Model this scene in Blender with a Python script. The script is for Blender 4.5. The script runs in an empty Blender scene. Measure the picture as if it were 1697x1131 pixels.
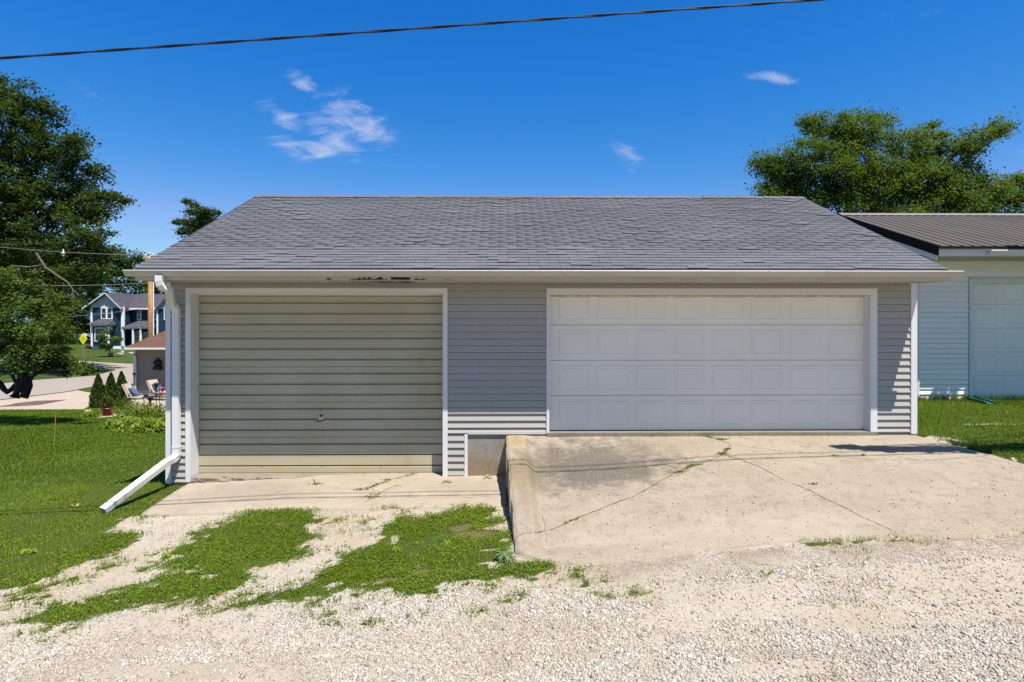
import bpy, bmesh, math, random
import numpy as np
from mathutils import Vector, Matrix
R = math.radians
random.seed(7); RNG = np.random.default_rng(7)
SC = bpy.context.scene; COL = SC.collection
# ------------------------------------------------------------------ camera, sky, sun, exposure
CAM = Vector((0.0, -9.16, 1.70)); YAW = R(0.8); FPX = 980.0; HOR = 534.0
cam = bpy.data.cameras.new('camera'); cam.sensor_width = 36; cam.lens = 36*FPX/1697
cam.shift_y = -(565.5-HOR)/1697; cam.clip_end = 3000; cam.clip_start = 0.05
camo = bpy.data.objects.new('camera', cam); COL.objects.link(camo)
camo.location = CAM; camo.rotation_euler = (R(90), 0, -YAW); SC.camera = camo
SUN = Vector((0.56, -0.72, 2.08)).normalized()
world = bpy.data.worlds.new('World'); SC.world = world; world.use_nodes = True
SC.view_settings.view_transform = 'Standard'; SC.view_settings.look = 'None'
SC.view_settings.gamma = 1; SC.view_settings.use_curve_mapping = False
SC.view_settings.exposure = 0.85
sl = bpy.data.lights.new('sun', 'SUN'); sl.energy = 5.0; sl.angle = R(0.5); sl.color = (1, .955, .88)
so = bpy.data.objects.new('sun', sl); COL.objects.link(so)
so.rotation_euler = SUN.to_track_quat('Z', 'Y').to_euler(); so.location = SUN*60

def ray(px, py):
    dx = (px-848.5)/FPX
    return Vector((math.sin(YAW)+math.cos(YAW)*dx, math.cos(YAW)-math.sin(YAW)*dx, (HOR-py)/FPX))
def at(px, py, y=0.0):                      # point on the upright plane y = const seen at that photo pixel
    d = ray(px, py); t = (y-CAM.y)/d.y
    return CAM + d*t
def X(px, y=0.0): return at(px, HOR, y).x
def Z(py, y=0.0, px=848): return at(px, py, y).z

def sky_world():
    nt = world.node_tree; nt.nodes.clear(); N = nt.nodes.new; L = nt.links.new
    sky = N('ShaderNodeTexSky'); sky.sky_type = 'NISHITA'; sky.sun_disc = False
    sky.sun_elevation = math.asin(SUN.z); sky.sun_rotation = math.atan2(SUN.x, SUN.y)
    sky.air_density = 1.0; sky.dust_density = 0.25; sky.ozone_density = 2.2; sky.altitude = 250
    hs = N('ShaderNodeHueSaturation'); hs.inputs['Saturation'].default_value = 1.22; hs.inputs['Value'].default_value = 1.0
    L(sky.outputs[0], hs.inputs['Color'])
    tc = N('ShaderNodeTexCoord'); sp = N('ShaderNodeSeparateXYZ'); L(tc.outputs['Generated'], sp.inputs[0])
    def mth(op, a, b=None):
        m = N('ShaderNodeMath'); m.operation = op
        for i, v in enumerate((a, b)):
            if v is None: continue
            if isinstance(v, (int, float)): m.inputs[i].default_value = v
            else: L(v, m.inputs[i])
        return m.outputs[0]
    ysafe = mth('MAXIMUM', sp.outputs[1], 0.02)
    u = mth('DIVIDE', sp.outputs[0], ysafe); v = mth('DIVIDE', sp.outputs[2], ysafe)
    cb = N('ShaderNodeCombineXYZ'); L(u, cb.inputs[0]); L(v, cb.inputs[1])
    mp = N('ShaderNodeMapping'); mp.inputs['Rotation'].default_value = (0, 0, R(32)); mp.inputs['Scale'].default_value = (13, 34, 1)
    L(cb.outputs[0], mp.inputs[0])
    nz = N('ShaderNodeTexNoise'); nz.inputs['Scale'].default_value = 1.0; nz.inputs['Detail'].default_value = 7; nz.inputs['Roughness'].default_value = .62
    nz.inputs['Distortion'].default_value = .6
    L(mp.outputs[0], nz.inputs['Vector'])
    total = None
    # wisps of cloud as directions in the sky: photo pixel, long and short half axis, slope (degrees down to the right), density
    for (px, py, a, b, sl_, w) in ((585,195,85,26,33,1.0),(555,225,70,24,38,.85),(468,193,40,16,26,1.0),(478,243,48,14,16,.95),(505,139,34,13,28,.85),(535,250,60,13,10,.8),(640,232,26,13,30,.8),
                                 (1272,130,42,10,5,1.0),(1040,255,48,16,40,.75),(1165,182,26,8,8,.5),(150,162,80,16,32,.3),(620,265,50,10,12,.35),(1680,290,50,60,0,.35),(1500,20,160,25,-12,.16)):
        c = ray(px, py); c = Vector((c.x/c.y, c.z/c.y, 0))
        m = N('ShaderNodeMapping'); m.vector_type = 'TEXTURE'; m.inputs['Location'].default_value = c
        m.inputs['Rotation'].default_value = (0, 0, -R(sl_)); m.inputs['Scale'].default_value = (a/FPX*1.75, b/FPX*2.1, 1)
        L(cb.outputs[0], m.inputs[0])
        ln = N('ShaderNodeVectorMath'); ln.operation = 'LENGTH'; L(m.outputs[0], ln.inputs[0])
        mr = N('ShaderNodeMapRange'); mr.inputs[1].default_value = 1.0; mr.inputs[2].default_value = 0.0; mr.inputs[3].default_value = 0; mr.inputs[4].default_value = w
        mr.interpolation_type = 'SMOOTHSTEP'; L(ln.outputs['Value'], mr.inputs[0])
        total = mr.outputs[0] if total is None else mth('MAXIMUM', total, mr.outputs[0])
    th = mth('SUBTRACT', 1.0, total)
    f = mth('SUBTRACT', mth('MULTIPLY_ADD', nz.outputs[0], 1.9) if False else mth('ADD', mth('MULTIPLY', nz.outputs[0], 2.0), -.62), mth('MULTIPLY', th, .55))
    mr = N('ShaderNodeMapRange'); mr.inputs[1].default_value = -.02; mr.inputs[2].default_value = .72; mr.interpolation_type = 'SMOOTHSTEP'
    L(f, mr.inputs[0])
    fac = mth('MULTIPLY', mth('MULTIPLY', mr.outputs[0], mth('MINIMUM', mth('MULTIPLY', total, 1.8), 1.0)), mth('GREATER_THAN', sp.outputs[1], 0.03))
    mx = N('ShaderNodeMix'); mx.data_type = 'RGBA'; L(mth('MULTIPLY', fac, .74), mx.inputs[0])
    sr = N('ShaderNodeSeparateColor'); L(hs.outputs[0], sr.inputs[0])              # deep polarised blue: one grade for the whole sky
    bb = mth('MULTIPLY', mth('POWER', sr.outputs[2], .6), 3.33)
    gg = mth('MINIMUM', mth('MULTIPLY', mth('POWER', sr.outputs[1], 1.04), 1.23), mth('MULTIPLY', bb, .74))
    rr = mth('MINIMUM', mth('MULTIPLY', mth('POWER', sr.outputs[0], 2.39), .497), mth('MULTIPLY', gg, .54))
    cc = N('ShaderNodeCombineColor'); L(rr, cc.inputs[0]); L(gg, cc.inputs[1]); L(bb, cc.inputs[2])
    L(cc.outputs[0], mx.inputs[6]); mx.inputs[7].default_value = (6.6, 7.4, 9.6, 1)
    bg = N('ShaderNodeBackground'); bg.inputs[1].default_value = 0.05; L(mx.outputs[2], bg.inputs[0])
    out = N('ShaderNodeOutputWorld'); L(bg.outputs[0], out.inputs[0])
sky_world()

# ------------------------------------------------------------------ helpers
def finish(o, parent=None, kind=None, label=None, cat=None, group=None):
    COL.objects.link(o)
    if parent is not None:
        o.parent = parent
        o.matrix_parent_inverse = Matrix.Translation(-root_loc(parent))
    if kind: o['kind'] = kind
    if label: o['label'] = label
    if cat: o['category'] = cat
    if group: o['group'] = group
    return o
def root_loc(p):
    v = Vector((0, 0, 0))
    while p is not None: v = v + p.location; p = p.parent if False else None
    return v
def thing(name, label, cat, loc=(0,0,0), group=None):
    o = bpy.data.objects.new(name, None); o.location = loc; o.empty_display_size = .2
    return finish(o, None, None, label, cat, group)
class MB:
    """collects faces; build() links them as one mesh object"""
    def __init__(s): s.v = []; s.f = []
    def add(s, vs, fs):
        n = len(s.v); s.v += [tuple(v) for v in vs]; s.f += [tuple(i+n for i in f) for f in fs]; return s
    def box(s, x0, x1, y0, y1, z0, z1):
        return s.add([(x0,y0,z0),(x1,y0,z0),(x1,y1,z0),(x0,y1,z0),(x0,y0,z1),(x1,y0,z1),(x1,y1,z1),(x0,y1,z1)],
                     [(0,3,2,1),(4,5,6,7),(0,1,5,4),(1,2,6,5),(2,3,7,6),(3,0,4,7)])
    def prof(s, pts, x0, x1, closed=True, caps=True):        # (y,z) outline swept along x
        n = len(pts); vs = [(x0,p[0],p[1]) for p in pts]+[(x1,p[0],p[1]) for p in pts]
        fs = [(i,(i+1)%n,n+(i+1)%n,n+i) for i in range(n if closed else n-1)]
        if caps and closed: fs += [tuple(range(n-1,-1,-1)), tuple(range(n,2*n))]
        return s.add(vs, fs)
    def prism(s, pts, y0, y1):                               # (x,z) outline swept along y
        n = len(pts); vs = [(p[0],y0,p[1]) for p in pts]+[(p[0],y1,p[1]) for p in pts]
        fs = [(i,(i+1)%n,n+(i+1)%n,n+i) for i in range(n)]+[tuple(range(n)), tuple(range(2*n-1,n-1,-1))]
        return s.add(vs, fs)
    def tube(s, pts, r, sides=6, caps=True):                 # r number or list
        pts = [Vector(p) for p in pts]; k = len(pts); rr = r if hasattr(r, '__len__') else [r]*k
        vs = []; up = Vector((0,0,1))
        for i, p in enumerate(pts):
            d = (pts[min(i+1,k-1)]-pts[max(i-1,0)]).normalized()
            a = d.cross(up if abs(d.z) < .95 else Vector((1,0,0))).normalized(); b = d.cross(a)
            for j in range(sides):
                t = 2*math.pi*j/sides; vs.append(p+(a*math.cos(t)+b*math.sin(t))*rr[i])
        fs = [(i*sides+j, i*sides+(j+1)%sides, (i+1)*sides+(j+1)%sides, (i+1)*sides+j) for i in range(k-1) for j in range(sides)]
        if caps: fs += [tuple(range(sides-1,-1,-1)), tuple(range((k-1)*sides, k*sides))]
        return s.add(vs, fs)
    def lathe(s, c, prof, sides=16):                         # prof: (r,z)
        vs = []; k = len(prof)
        for r, z in prof:
            for j in range(sides):
                t = 2*math.pi*j/sides; vs.append((c[0]+r*math.cos(t), c[1]+r*math.sin(t), c[2]+z))
        fs = [(i*sides+j, i*sides+(j+1)%sides, (i+1)*sides+(j+1)%sides, (i+1)*sides+j) for i in range(k-1) for j in range(sides)]
        fs += [tuple(range(sides-1,-1,-1)), tuple(range((k-1)*sides, k*sides))]
        return s.add(vs, fs)
    def mesh(s, name, m, smooth=False):
        me = bpy.data.meshes.new(name); me.from_pydata(s.v, [], s.f)
        b = bmesh.new(); b.from_mesh(me); bmesh.ops.recalc_face_normals(b, faces=b.faces); b.to_mesh(me); b.free()
        if m is not None: me.materials.append(m)
        if smooth: me.polygons.foreach_set('use_smooth', [True]*len(me.polygons))
        me.update(); return me
    def build(s, name, m, parent=None, smooth=False, **kw):
        return finish(bpy.data.objects.new(name, s.mesh(name, m, smooth)), parent, **kw)
def inst(name, me, parent, loc, scale=(1,1,1), rot=(0,0,0), **kw):
    o = bpy.data.objects.new(name, me); o.location = loc; o.scale = scale; o.rotation_euler = rot
    return finish(o, parent, **kw)
def bulk(name, verts, faces, m, parent=None, attrs=None, smooth=False, **kw):   # numpy mesh, all faces with the same corner count
    me = bpy.data.meshes.new(name); verts = np.asarray(verts, np.float32); faces = np.asarray(faces, np.int32)
    k = faces.shape[1]
    me.vertices.add(len(verts)); me.vertices.foreach_set('co', verts.ravel())
    me.loops.add(faces.size); me.loops.foreach_set('vertex_index', faces.ravel())
    me.polygons.add(len(faces)); me.polygons.foreach_set('loop_start', np.arange(0, faces.size, k, dtype=np.int32))
    if smooth: me.polygons.foreach_set('use_smooth', np.ones(len(faces), bool))
    for an, av in (attrs or {}).items():
        a = me.attributes.new(an, 'FLOAT', 'POINT'); a.data.foreach_set('value', np.asarray(av, np.float32))
    me.materials.append(m); me.update(calc_edges=True); me.validate()
    return finish(bpy.data.objects.new(name, me), parent, **kw)

# ------------------------------------------------------------------ materials
class NT:
    def __init__(s, name):
        s.m = bpy.data.materials.new(name); s.m.use_nodes = True; s.t = s.m.node_tree; s.t.nodes.clear()
        s.out = s.n('ShaderNodeOutputMaterial'); s.b = s.n('ShaderNodeBsdfPrincipled'); s.l(s.b.outputs[0], s.out.inputs[0])
        s.pos = s.n('ShaderNodeNewGeometry').outputs['Position']
    def n(s, t): return s.t.nodes.new(t)
    def l(s, a, b): s.t.links.new(a, b)
    def put(s, sock, v):
        if hasattr(v, 'is_output'): s.l(v, sock)
        elif isinstance(v, (tuple, list)) and len(v) == 3 and sock.type == 'RGBA': sock.default_value = (*v, 1)
        else: sock.default_value = v
    def map(s, scale=(1,1,1), loc=(0,0,0), rot=(0,0,0), src=None):
        m = s.n('ShaderNodeMapping'); m.inputs['Scale'].default_value = scale; m.inputs['Location'].default_value = loc; m.inputs['Rotation'].default_value = rot
        s.l(src or s.pos, m.inputs[0]); return m.outputs[0]
    def noise(s, scale, detail=5, rough=.55, vec=None, dist=0):
        n = s.n('ShaderNodeTexNoise'); n.inputs['Scale'].default_value = scale; n.inputs['Detail'].default_value = detail
        n.inputs['Roughness'].default_value = rough; n.inputs['Distortion'].default_value = dist; s.l(vec or s.pos, n.inputs['Vector']); return n.outputs[0]
    def voro(s, scale, vec=None, out='Distance'):
        n = s.n('ShaderNodeTexVoronoi'); n.inputs['Scale'].default_value = scale; s.l(vec or s.pos, n.inputs['Vector']); return n.outputs[out]
    def math(s, op, a, b=0.0, c=None):
        m = s.n('ShaderNodeMath'); m.operation = op; s.put(m.inputs[0], a); s.put(m.inputs[1], b)
        if c is not None: s.put(m.inputs[2], c)
        return m.outputs[0]
    def rng(s, v, a, b, c=0.0, d=1.0, smooth=True):
        m = s.n('ShaderNodeMapRange'); s.put(m.inputs[0], v)
        for i, q in enumerate((a, b, c, d)): m.inputs[i+1].default_value = q
        if smooth: m.interpolation_type = 'SMOOTHSTEP'
        return m.outputs[0]
    def mix(s, f, a, b, mode='MIX'):
        m = s.n('ShaderNodeMix'); m.data_type = 'RGBA'; m.blend_type = mode
        s.put(m.inputs[0], f); s.put(m.inputs[6], a); s.put(m.inputs[7], b); return m.outputs[2]
    def attr(s, name):
        a = s.n('ShaderNodeAttribute'); a.attribute_name = name; return a.outputs['Fac']
    def island(s): return s.n('ShaderNodeNewGeometry').outputs['Random Per Island']
    def objrnd(s): return s.n('ShaderNodeObjectInfo').outputs['Random']
    def bump(s, h, strength=.3, dist=.01):
        b = s.n('ShaderNodeBump'); b.inputs['Strength'].default_value = strength; b.inputs['Distance'].default_value = dist
        s.l(h, b.inputs['Height']); s.l(b.outputs[0], s.b.inputs['Normal'])
    def blob(s, c, r, lin=False):                                       # soft 0..1 inside an ellipsoid (world)
        m = s.n('ShaderNodeMapping'); m.vector_type = 'TEXTURE'; m.inputs['Location'].default_value = c; m.inputs['Scale'].default_value = r
        s.l(s.pos, m.inputs[0]); ln = s.n('ShaderNodeVectorMath'); ln.operation = 'LENGTH'; s.l(m.outputs[0], ln.inputs[0])
        return s.math('SUBTRACT', 1.0, ln.outputs['Value']) if lin else s.rng(ln.outputs['Value'], 1.0, 0.35)
    def done(s, col, rough=.8, spec=.3, metal=0.0):
        s.put(s.b.inputs['Base Color'], col); s.put(s.b.inputs['Roughness'], rough); s.put(s.b.inputs['Specular IOR Level'], spec); s.put(s.b.inputs['Metallic'], metal)
        return s.m
def dk(c, f): return tuple(x*f for x in c)
def plain(name, c, rough=.7, var=.12, scale=2.5, bump=.0, bscale=60, spec=.3, metal=0.0, c2=None, stretch=(1,1,1)):
    t = NT(name); n = t.noise(scale, 6, .6, t.map(stretch))
    col = t.mix(t.rng(n, .3, .7), dk(c, 1-var), c2 or tuple(min(1, x*(1+var)) for x in c))
    if bump: t.bump(t.noise(bscale, 4, .6), bump, .005)
    return t.done(col, rough, spec, metal)

def m_trim():
    t = NT('white_trim'); n = t.noise(1.3, 6, .65, t.map((1,1,.5))); g = t.noise(14, 4)
    c = t.mix(t.rng(n, .52, .78), (.61,.605,.59), (.55,.54,.50)); c = t.mix(t.math('MULTIPLY', t.rng(g, .6, .8), .25), c, (.42,.40,.35))
    return t.done(c, .5, .35)
TRIM = m_trim()
def m_siding(name, base):
    t = NT(name); n = t.noise(.9, 5, .6); st = t.noise(6, 5, .6, t.map((2.5,1,.25))); r = t.objrnd()
    c = t.mix(r, dk(base,.96), dk(base,1.03)); c = t.mix(t.math('MULTIPLY', t.rng(n,.45,.75), .5), c, dk(base,.9))
    c = t.mix(t.math('MULTIPLY', t.rng(st,.55,.8), .35), c, (base[0]*.8, base[1]*.78, base[2]*.7))
    t.bump(t.noise(5, 4, .6, t.map((3,3,60))), .12, .004)
    return t.done(c, .55, .3)
SIDING = m_siding('grey_vinyl', (.352,.328,.288)); SIDING_W = m_siding('white_vinyl', (.80,.765,.68)); SIDING_T = plain('tan_vinyl', (.31,.245,.19), .6, .05)
def m_shingle(name, rnd, c=(.112,.113,.124), c2=(.150,.151,.164)):
    t = NT(name); r = t.island() if rnd == 'island' else t.objrnd()
    col = t.mix(r, c, c2); gr = t.noise(110, 3, .7); col = t.mix(t.rng(gr,.35,.7), dk(c,.72), col)
    big = t.noise(.7, 5, .6, t.map((.8,1,1))); col = t.mix(t.math('MULTIPLY', t.rng(big,.4,.75), .35), col, (.17,.17,.19))
    br = t.math('GREATER_THAN', t.math('FRACT', t.math('MULTIPLY', r, 37.0)), .93); col = t.mix(t.math('MULTIPLY', br, .18), col, (.17,.15,.15))
    t.bump(gr, .5, .004); return t.done(col, .95, .15)
SHING_O = m_shingle('asphalt_shingle', 'object'); SHING_I = m_shingle('asphalt_shingle_field', 'island')
def m_beige():
    t = NT('beige_door_steel'); n = t.noise(1.1, 6, .6); vs = t.noise(3.2, 6, .7, t.map((2.2,1,.12)))
    c = t.mix(t.rng(n,.35,.7), (.37,.325,.21), (.415,.37,.255))
    c = t.mix(t.math('MULTIPLY', t.rng(vs,.52,.8), .45), c, (.40,.32,.19))
    low = t.blob((-2.9,.22,-.66), (2.2,1,.22)); st = t.noise(7, 6, .7, t.map((.6,1,2)))
    c = t.mix(t.math('MULTIPLY', t.math('MULTIPLY', low, t.rng(st,.42,.68)), .7), c, (.45,.30,.10))
    for q in ((700,655,.14,.3),(675,765,.10,.16),(700,600,.12,.3),(534,715,.02,.25),(675,740,.015,.4),(534,770,.03,.1)):
        p = at(q[0], q[1], .22); c = t.mix(t.math('MULTIPLY', t.math('MULTIPLY', t.blob(p, (q[2],1,q[3])), t.rng(st,.3,.7)), .55), c, (.36,.25,.09))
    t.bump(t.noise(9, 4, .6, t.map((.3,1,1))), .06, .004)
    return t.done(c, .42, .4)
BEIGE = m_beige()
def m_whitedoor(name, base):
    t = NT(name); n = t.noise(.8, 5); g = t.noise(160, 2, .5, t.map((.25,1,1.2)))
    c = t.mix(t.rng(n,.35,.7), base, dk(base,.94)); t.bump(g, .12, .002); return t.done(c, .5, .35)
WDOOR = m_whitedoor('white_door_steel', (.76,.71,.615)); WDOOR2 = m_whitedoor('pale_door_steel', (.78,.75,.67))
def m_concrete(name, base, warm, dark, stains=()):
    t = NT(name); n = t.noise(1.0, 7, .62); f = t.noise(55, 4, .7); ag = t.voro(90)
    c = t.mix(t.rng(n,.3,.72), base, warm); c = t.mix(t.math('MULTIPLY', t.rng(f,.44,.72), .75), c, dark); md = t.noise(6.5, 6, .68); c = t.mix(t.math('MULTIPLY', t.rng(md,.48,.72), .45), c, dk(dark,.92)); c = t.mix(t.math('MULTIPLY', t.rng(md,.30,.46,1,0), .25), c, tuple(min(1,q*1.12) for q in warm))
    pit = t.rng(t.noise(120, 2, .5), .62, .72); c = t.mix(t.math('MULTIPLY', pit, .6), c, dk(dark,.45))
    sp = t.rng(t.noise(17, 3, .5), .69, .76); c = t.mix(t.math('MULTIPLY', sp, .35), c, dk(dark,.6))
    for (cc, r, col, k, ns) in stains:
        m = t.noise(ns, 8, .75, t.map((1,2.0,1))); m2 = t.noise(ns*.35, 5, .65); fine = t.noise(45, 4, .75, t.map((1,2.6,1))); w = t.math('ADD', t.blob(cc, r, True), t.math('ADD', t.math('MULTIPLY', t.math('SUBTRACT', m, .5), 1.1), t.math('MULTIPLY', t.math('SUBTRACT', m2, .5), 1.3))); w = t.math('MULTIPLY', t.rng(w, .12, .70), t.rng(fine, .30, .62, .25, 1.0)); c = t.mix(t.math('MULTIPLY', w, k), c, col)
    t.bump(t.math('ADD', t.math('MULTIPLY', ag, .35), f), .35, .006)
    return t.done(c, .9, .2)
def m_ground():
    t = NT('ground_cover'); g = t.attr('grass'); d = t.attr('dust')
    n = t.noise(.8, 6, .6); f = t.noise(38, 5, .7); v = t.voro(60, out='Color'); v2 = t.voro(60)
    vv = t.n('ShaderNodeSeparateColor'); t.l(v, vv.inputs[0])
    stone = t.mix(vv.outputs[0], (.24,.21,.17), (.42,.385,.335)); dirt = t.mix(t.rng(n,.3,.7), (.315,.258,.182), (.37,.31,.23)); dirt = t.mix(t.math('MULTIPLY', t.rng(f,.5,.75), .5), dirt, (.22,.17,.12))
    grav = t.mix(t.math('MULTIPLY', t.rng(t.math('ADD', n, t.math('MULTIPLY', d, -.35)), .05, .5), .7), dirt, stone)
    brown = t.rng(t.noise(2.1, 6, .65), .58, .74); grav = t.mix(t.math('MULTIPLY', brown, .45), grav, (.26,.18,.115))
    grav = t.mix(t.math('MULTIPLY', t.math('MULTIPLY', t.attr('foot'), t.rng(t.noise(2.4,6,.7),.34,.6)), .8), grav, (.20,.145,.09))
    soil = t.mix(t.rng(f,.35,.7), (.028,.040,.008), (.055,.080,.012)); soil = t.mix(t.rng(t.noise(.35,5),.35,.7), soil, (.055,.085,.012))
    m = t.rng(t.math('ADD', g, t.math('MULTIPLY', t.math('SUBTRACT', f, .5), .9)), .35, .65)
    t.bump(t.math('ADD', f, t.math('MULTIPLY', v2, .6)), .6, .012)
    soil = t.mix(t.math('MULTIPLY', t.attr('soiled'), .9), soil, t.mix(f, (.075,.048,.022), (.19,.135,.08)))
    return t.done(t.mix(m, grav, soil), .95, .1)
def m_blade(name, a, b, dry=(.25,.2,.08), drya=.08, transl=.35):
    t = NT(name); r = t.island(); n = t.noise(.45, 5, .6); n2 = t.noise(5, 4, .6)
    c = t.mix(r, a, b); c = t.mix(t.rng(n,.35,.68), c, (a[0]*1.25+.012, a[1]*1.08, a[2]*.9)); c = t.mix(t.math('MULTIPLY', t.rng(n2,.5,.75), .5), c, dk(a,.6))
    hay = t.math('GREATER_THAN', t.math('FRACT', t.math('MULTIPLY', r, 91.7)), 1-drya); c = t.mix(hay, c, dry)
    t.done(c, .75, .10); tr = t.n('ShaderNodeBsdfTranslucent'); t.put(tr.inputs[0], t.mix(.5, c, (c_ := dk(b,1.5))))
    ms = t.n('ShaderNodeMixShader'); ms.inputs[0].default_value = transl; t.l(t.b.outputs[0], ms.inputs[1]); t.l(tr.outputs[0], ms.inputs[2]); t.l(ms.outputs[0], t.out.inputs[0])
    return t.m
GRASS = m_blade('grass_blade', (.088,.162,.008), (.24,.32,.026), drya=.15)
LAWN = m_blade('lawn_blade', (.064,.136,.008), (.185,.265,.024), drya=.085)
CLOVER = m_blade('clover_leaf', (.055,.115,.006), (.21,.285,.028), drya=.04)
LEAF_D = m_blade('maple_leaf', (.020,.046,.008), (.075,.125,.020), drya=.004, transl=.3)
LEAF_M = m_blade('ash_leaf', (.038,.078,.008), (.145,.21,.024), drya=.004, transl=.35)
LEAF_S = m_blade('dogwood_leaf', (.034,.075,.010), (.13,.19,.03), drya=.004, transl=.3)
LEAF_C = m_blade('conifer_needle', (.028,.06,.010), (.085,.125,.02), drya=.01, transl=.15)
LEAF_A = m_blade('cedar_spray', (.018,.045,.008), (.085,.125,.018), drya=.01, transl=.15)
LEAF_H = m_blade('hosta_leaf', (.07,.14,.010), (.28,.33,.05), drya=.03, transl=.3)
BARK = plain('bark', (.10,.085,.07), .95, .3, 6, .6, 30); BARK_D = plain('dark_bark', (.026,.021,.017), .95, .3, 6, .6, 30)
WOODPOLE = plain('pole_wood', (.36,.20,.085), .85, .3, 5, .3, 40, stretch=(1,1,.15))
BLACK = plain('black_metal', (.02,.02,.022), .5, .2); DARKROOF = plain('dark_shingle', (.055,.052,.062), .95, .3, 3, .4, 40)
BROWNROOF = m_shingle('brown_shingle', 'island', (.15,.075,.042), (.24,.125,.068))
NAVY = plain('navy_siding', (.009,.034,.066), .6, .12, 1, stretch=(.3,.3,8)); WHITE = plain('white_paint', (.78,.78,.78), .5, .05)
GREYSH = plain('grey_gable_shingle', (.42,.45,.48), .8, .12, 2, .3, 20); STREET = m_concrete('street_concrete', (.29,.245,.205), (.26,.22,.185), (.21,.175,.145))
def m_glass():
    t = NT('window_glass'); return t.done((.02,.025,.03), .08, .6)
GLASS = m_glass()

# ------------------------------------------------------------------ terrain
def sst(a, b, x): t = np.clip((np.asarray(x, float)-a)/(b-a), 0, 1); return t*t*(3-2*t)
def _h(ix, iy, s):
    n = (ix*374761393 + iy*668265263 + s*974634777) & 0xffffffff
    n = ((n ^ (n >> 13))*1274126177) & 0xffffffff
    return ((n ^ (n >> 16)) & 0xffff)/65535.0
def vn(x, y, s=0):                                           # smooth value noise 0..1
    x = np.asarray(x, float); y = np.asarray(y, float); ix = np.floor(x).astype(np.int64); iy = np.floor(y).astype(np.int64)
    fx = x-ix; fy = y-iy; fx = fx*fx*(3-2*fx); fy = fy*fy*(3-2*fy)
    return (_h(ix,iy,s)*(1-fx)+_h(ix+1,iy,s)*fx)*(1-fy)+(_h(ix,iy+1,s)*(1-fx)+_h(ix+1,iy+1,s)*fx)*fy
def fbm(x, y, s=0, o=4):
    r = 0; a = .5; k = 1
    for i in range(o): r = r+a*vn(np.asarray(x)*k, np.asarray(y)*k, s+i); a *= .5; k *= 2.03
    return r/(1-.5**o)
def zf(x): return -.755+.052*np.clip(x, -12, 14)
def zl(x, y): return -.06+(zf(x)+.06)*np.clip(-np.asarray(y, float)/3.1, 0, 1)
_dy = [0,4,10,20,27,40,52,62,72,100,200,900]; _dz = [0,-.27,-.75,-1.55,-1.72,-1.8,-1.68,-1.4,-1.05,-.4,.8,1.0]
def gz(x, y):
    x = np.asarray(x, float); y = np.asarray(y, float)
    g0 = np.interp(x, [-60,-12,-5.3,-4.9,-3,0], [-1.25,-1.02,-.845,-.83,-.742,-.742])
    w = 1-sst(0, 20, y); g0 = -.82+(g0+.82)*w
    left = np.where(y >= 0, g0+np.interp(y, _dy, _dz), g0+(zf(x)-g0)*np.clip(-y/3.1, 0, 1))
    right = np.where(y >= 0, -.06-np.clip(y-8, 0, 60)*.02, zl(x, y))
    z = left+(right-left)*sst(.3, 5.0, x)*(1-sst(20, 60, y))
    return np.where(y < -3.1, zf(x)+.03*np.clip(-y-4.5, 0, 50), z)
def gnd(px, py, fn=gz):                                      # where the sight line of a photo pixel meets the ground
    d = ray(px, py); lo = 2.0; t = lo; step = .05
    while t < 400:
        p = CAM+d*t
        if p.z < float(fn(p.x, p.y)): break
        lo = t; t += step*(1+t*.1)
    for _ in range(30):
        m = (lo+t)/2; p = CAM+d*m
        if p.z < float(fn(p.x, p.y)): t = m
        else: lo = m
    return CAM+d*lo

# ------------------------------------------------------------------ concrete driveway with its rolled kerb
_fr = [gnd(a, b) for a, b in ((856,922),(905,932),(960,938),(1050,925),(1160,915),(1300,900),(1400,897),(1500,889),(1570,890),(1697,878))]
FX = [p.x for p in _fr]+[12.0]; FY = [p.y for p in _fr]+[_fr[-1].y+.15]
_re = [gnd(a, b, zl) for a, b in ((1560,734),(1640,753),(1697,770))]
RY = [0]+[-p.y for p in _re]+[3.4]; RX = [6.40]+[p.x for p in _re]+[_re[-1].x+2.6]
def front_y(x): return np.interp(x, FX, FY)
def drive_xl(v): return .03+.10*np.asarray(v)
def drive_z(x, y):
    x = np.asarray(x, float); y = np.asarray(y, float); v = np.clip(-y/3.1, 0, 1); s = x-drive_xl(v)
    zd = zl(x, y)-.12*sst(0, .13, v)*(1-sst(.86, 1, v))*(1-sst(.8, 3.6, x))+.006*(fbm(x*1.3, y*1.3, 5)-.5)
    c = zl(.1, y)+.012+.02*v*(1-v); w = .42-.08*v
    z = zd+(c-zd)*(1-sst(.58*w, 1.0*w, s))-.02*(1-sst(0, .045, s))
    return np.where(y < -3.1, zf(x), z)+.014*sst(.8, 1, v)
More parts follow.
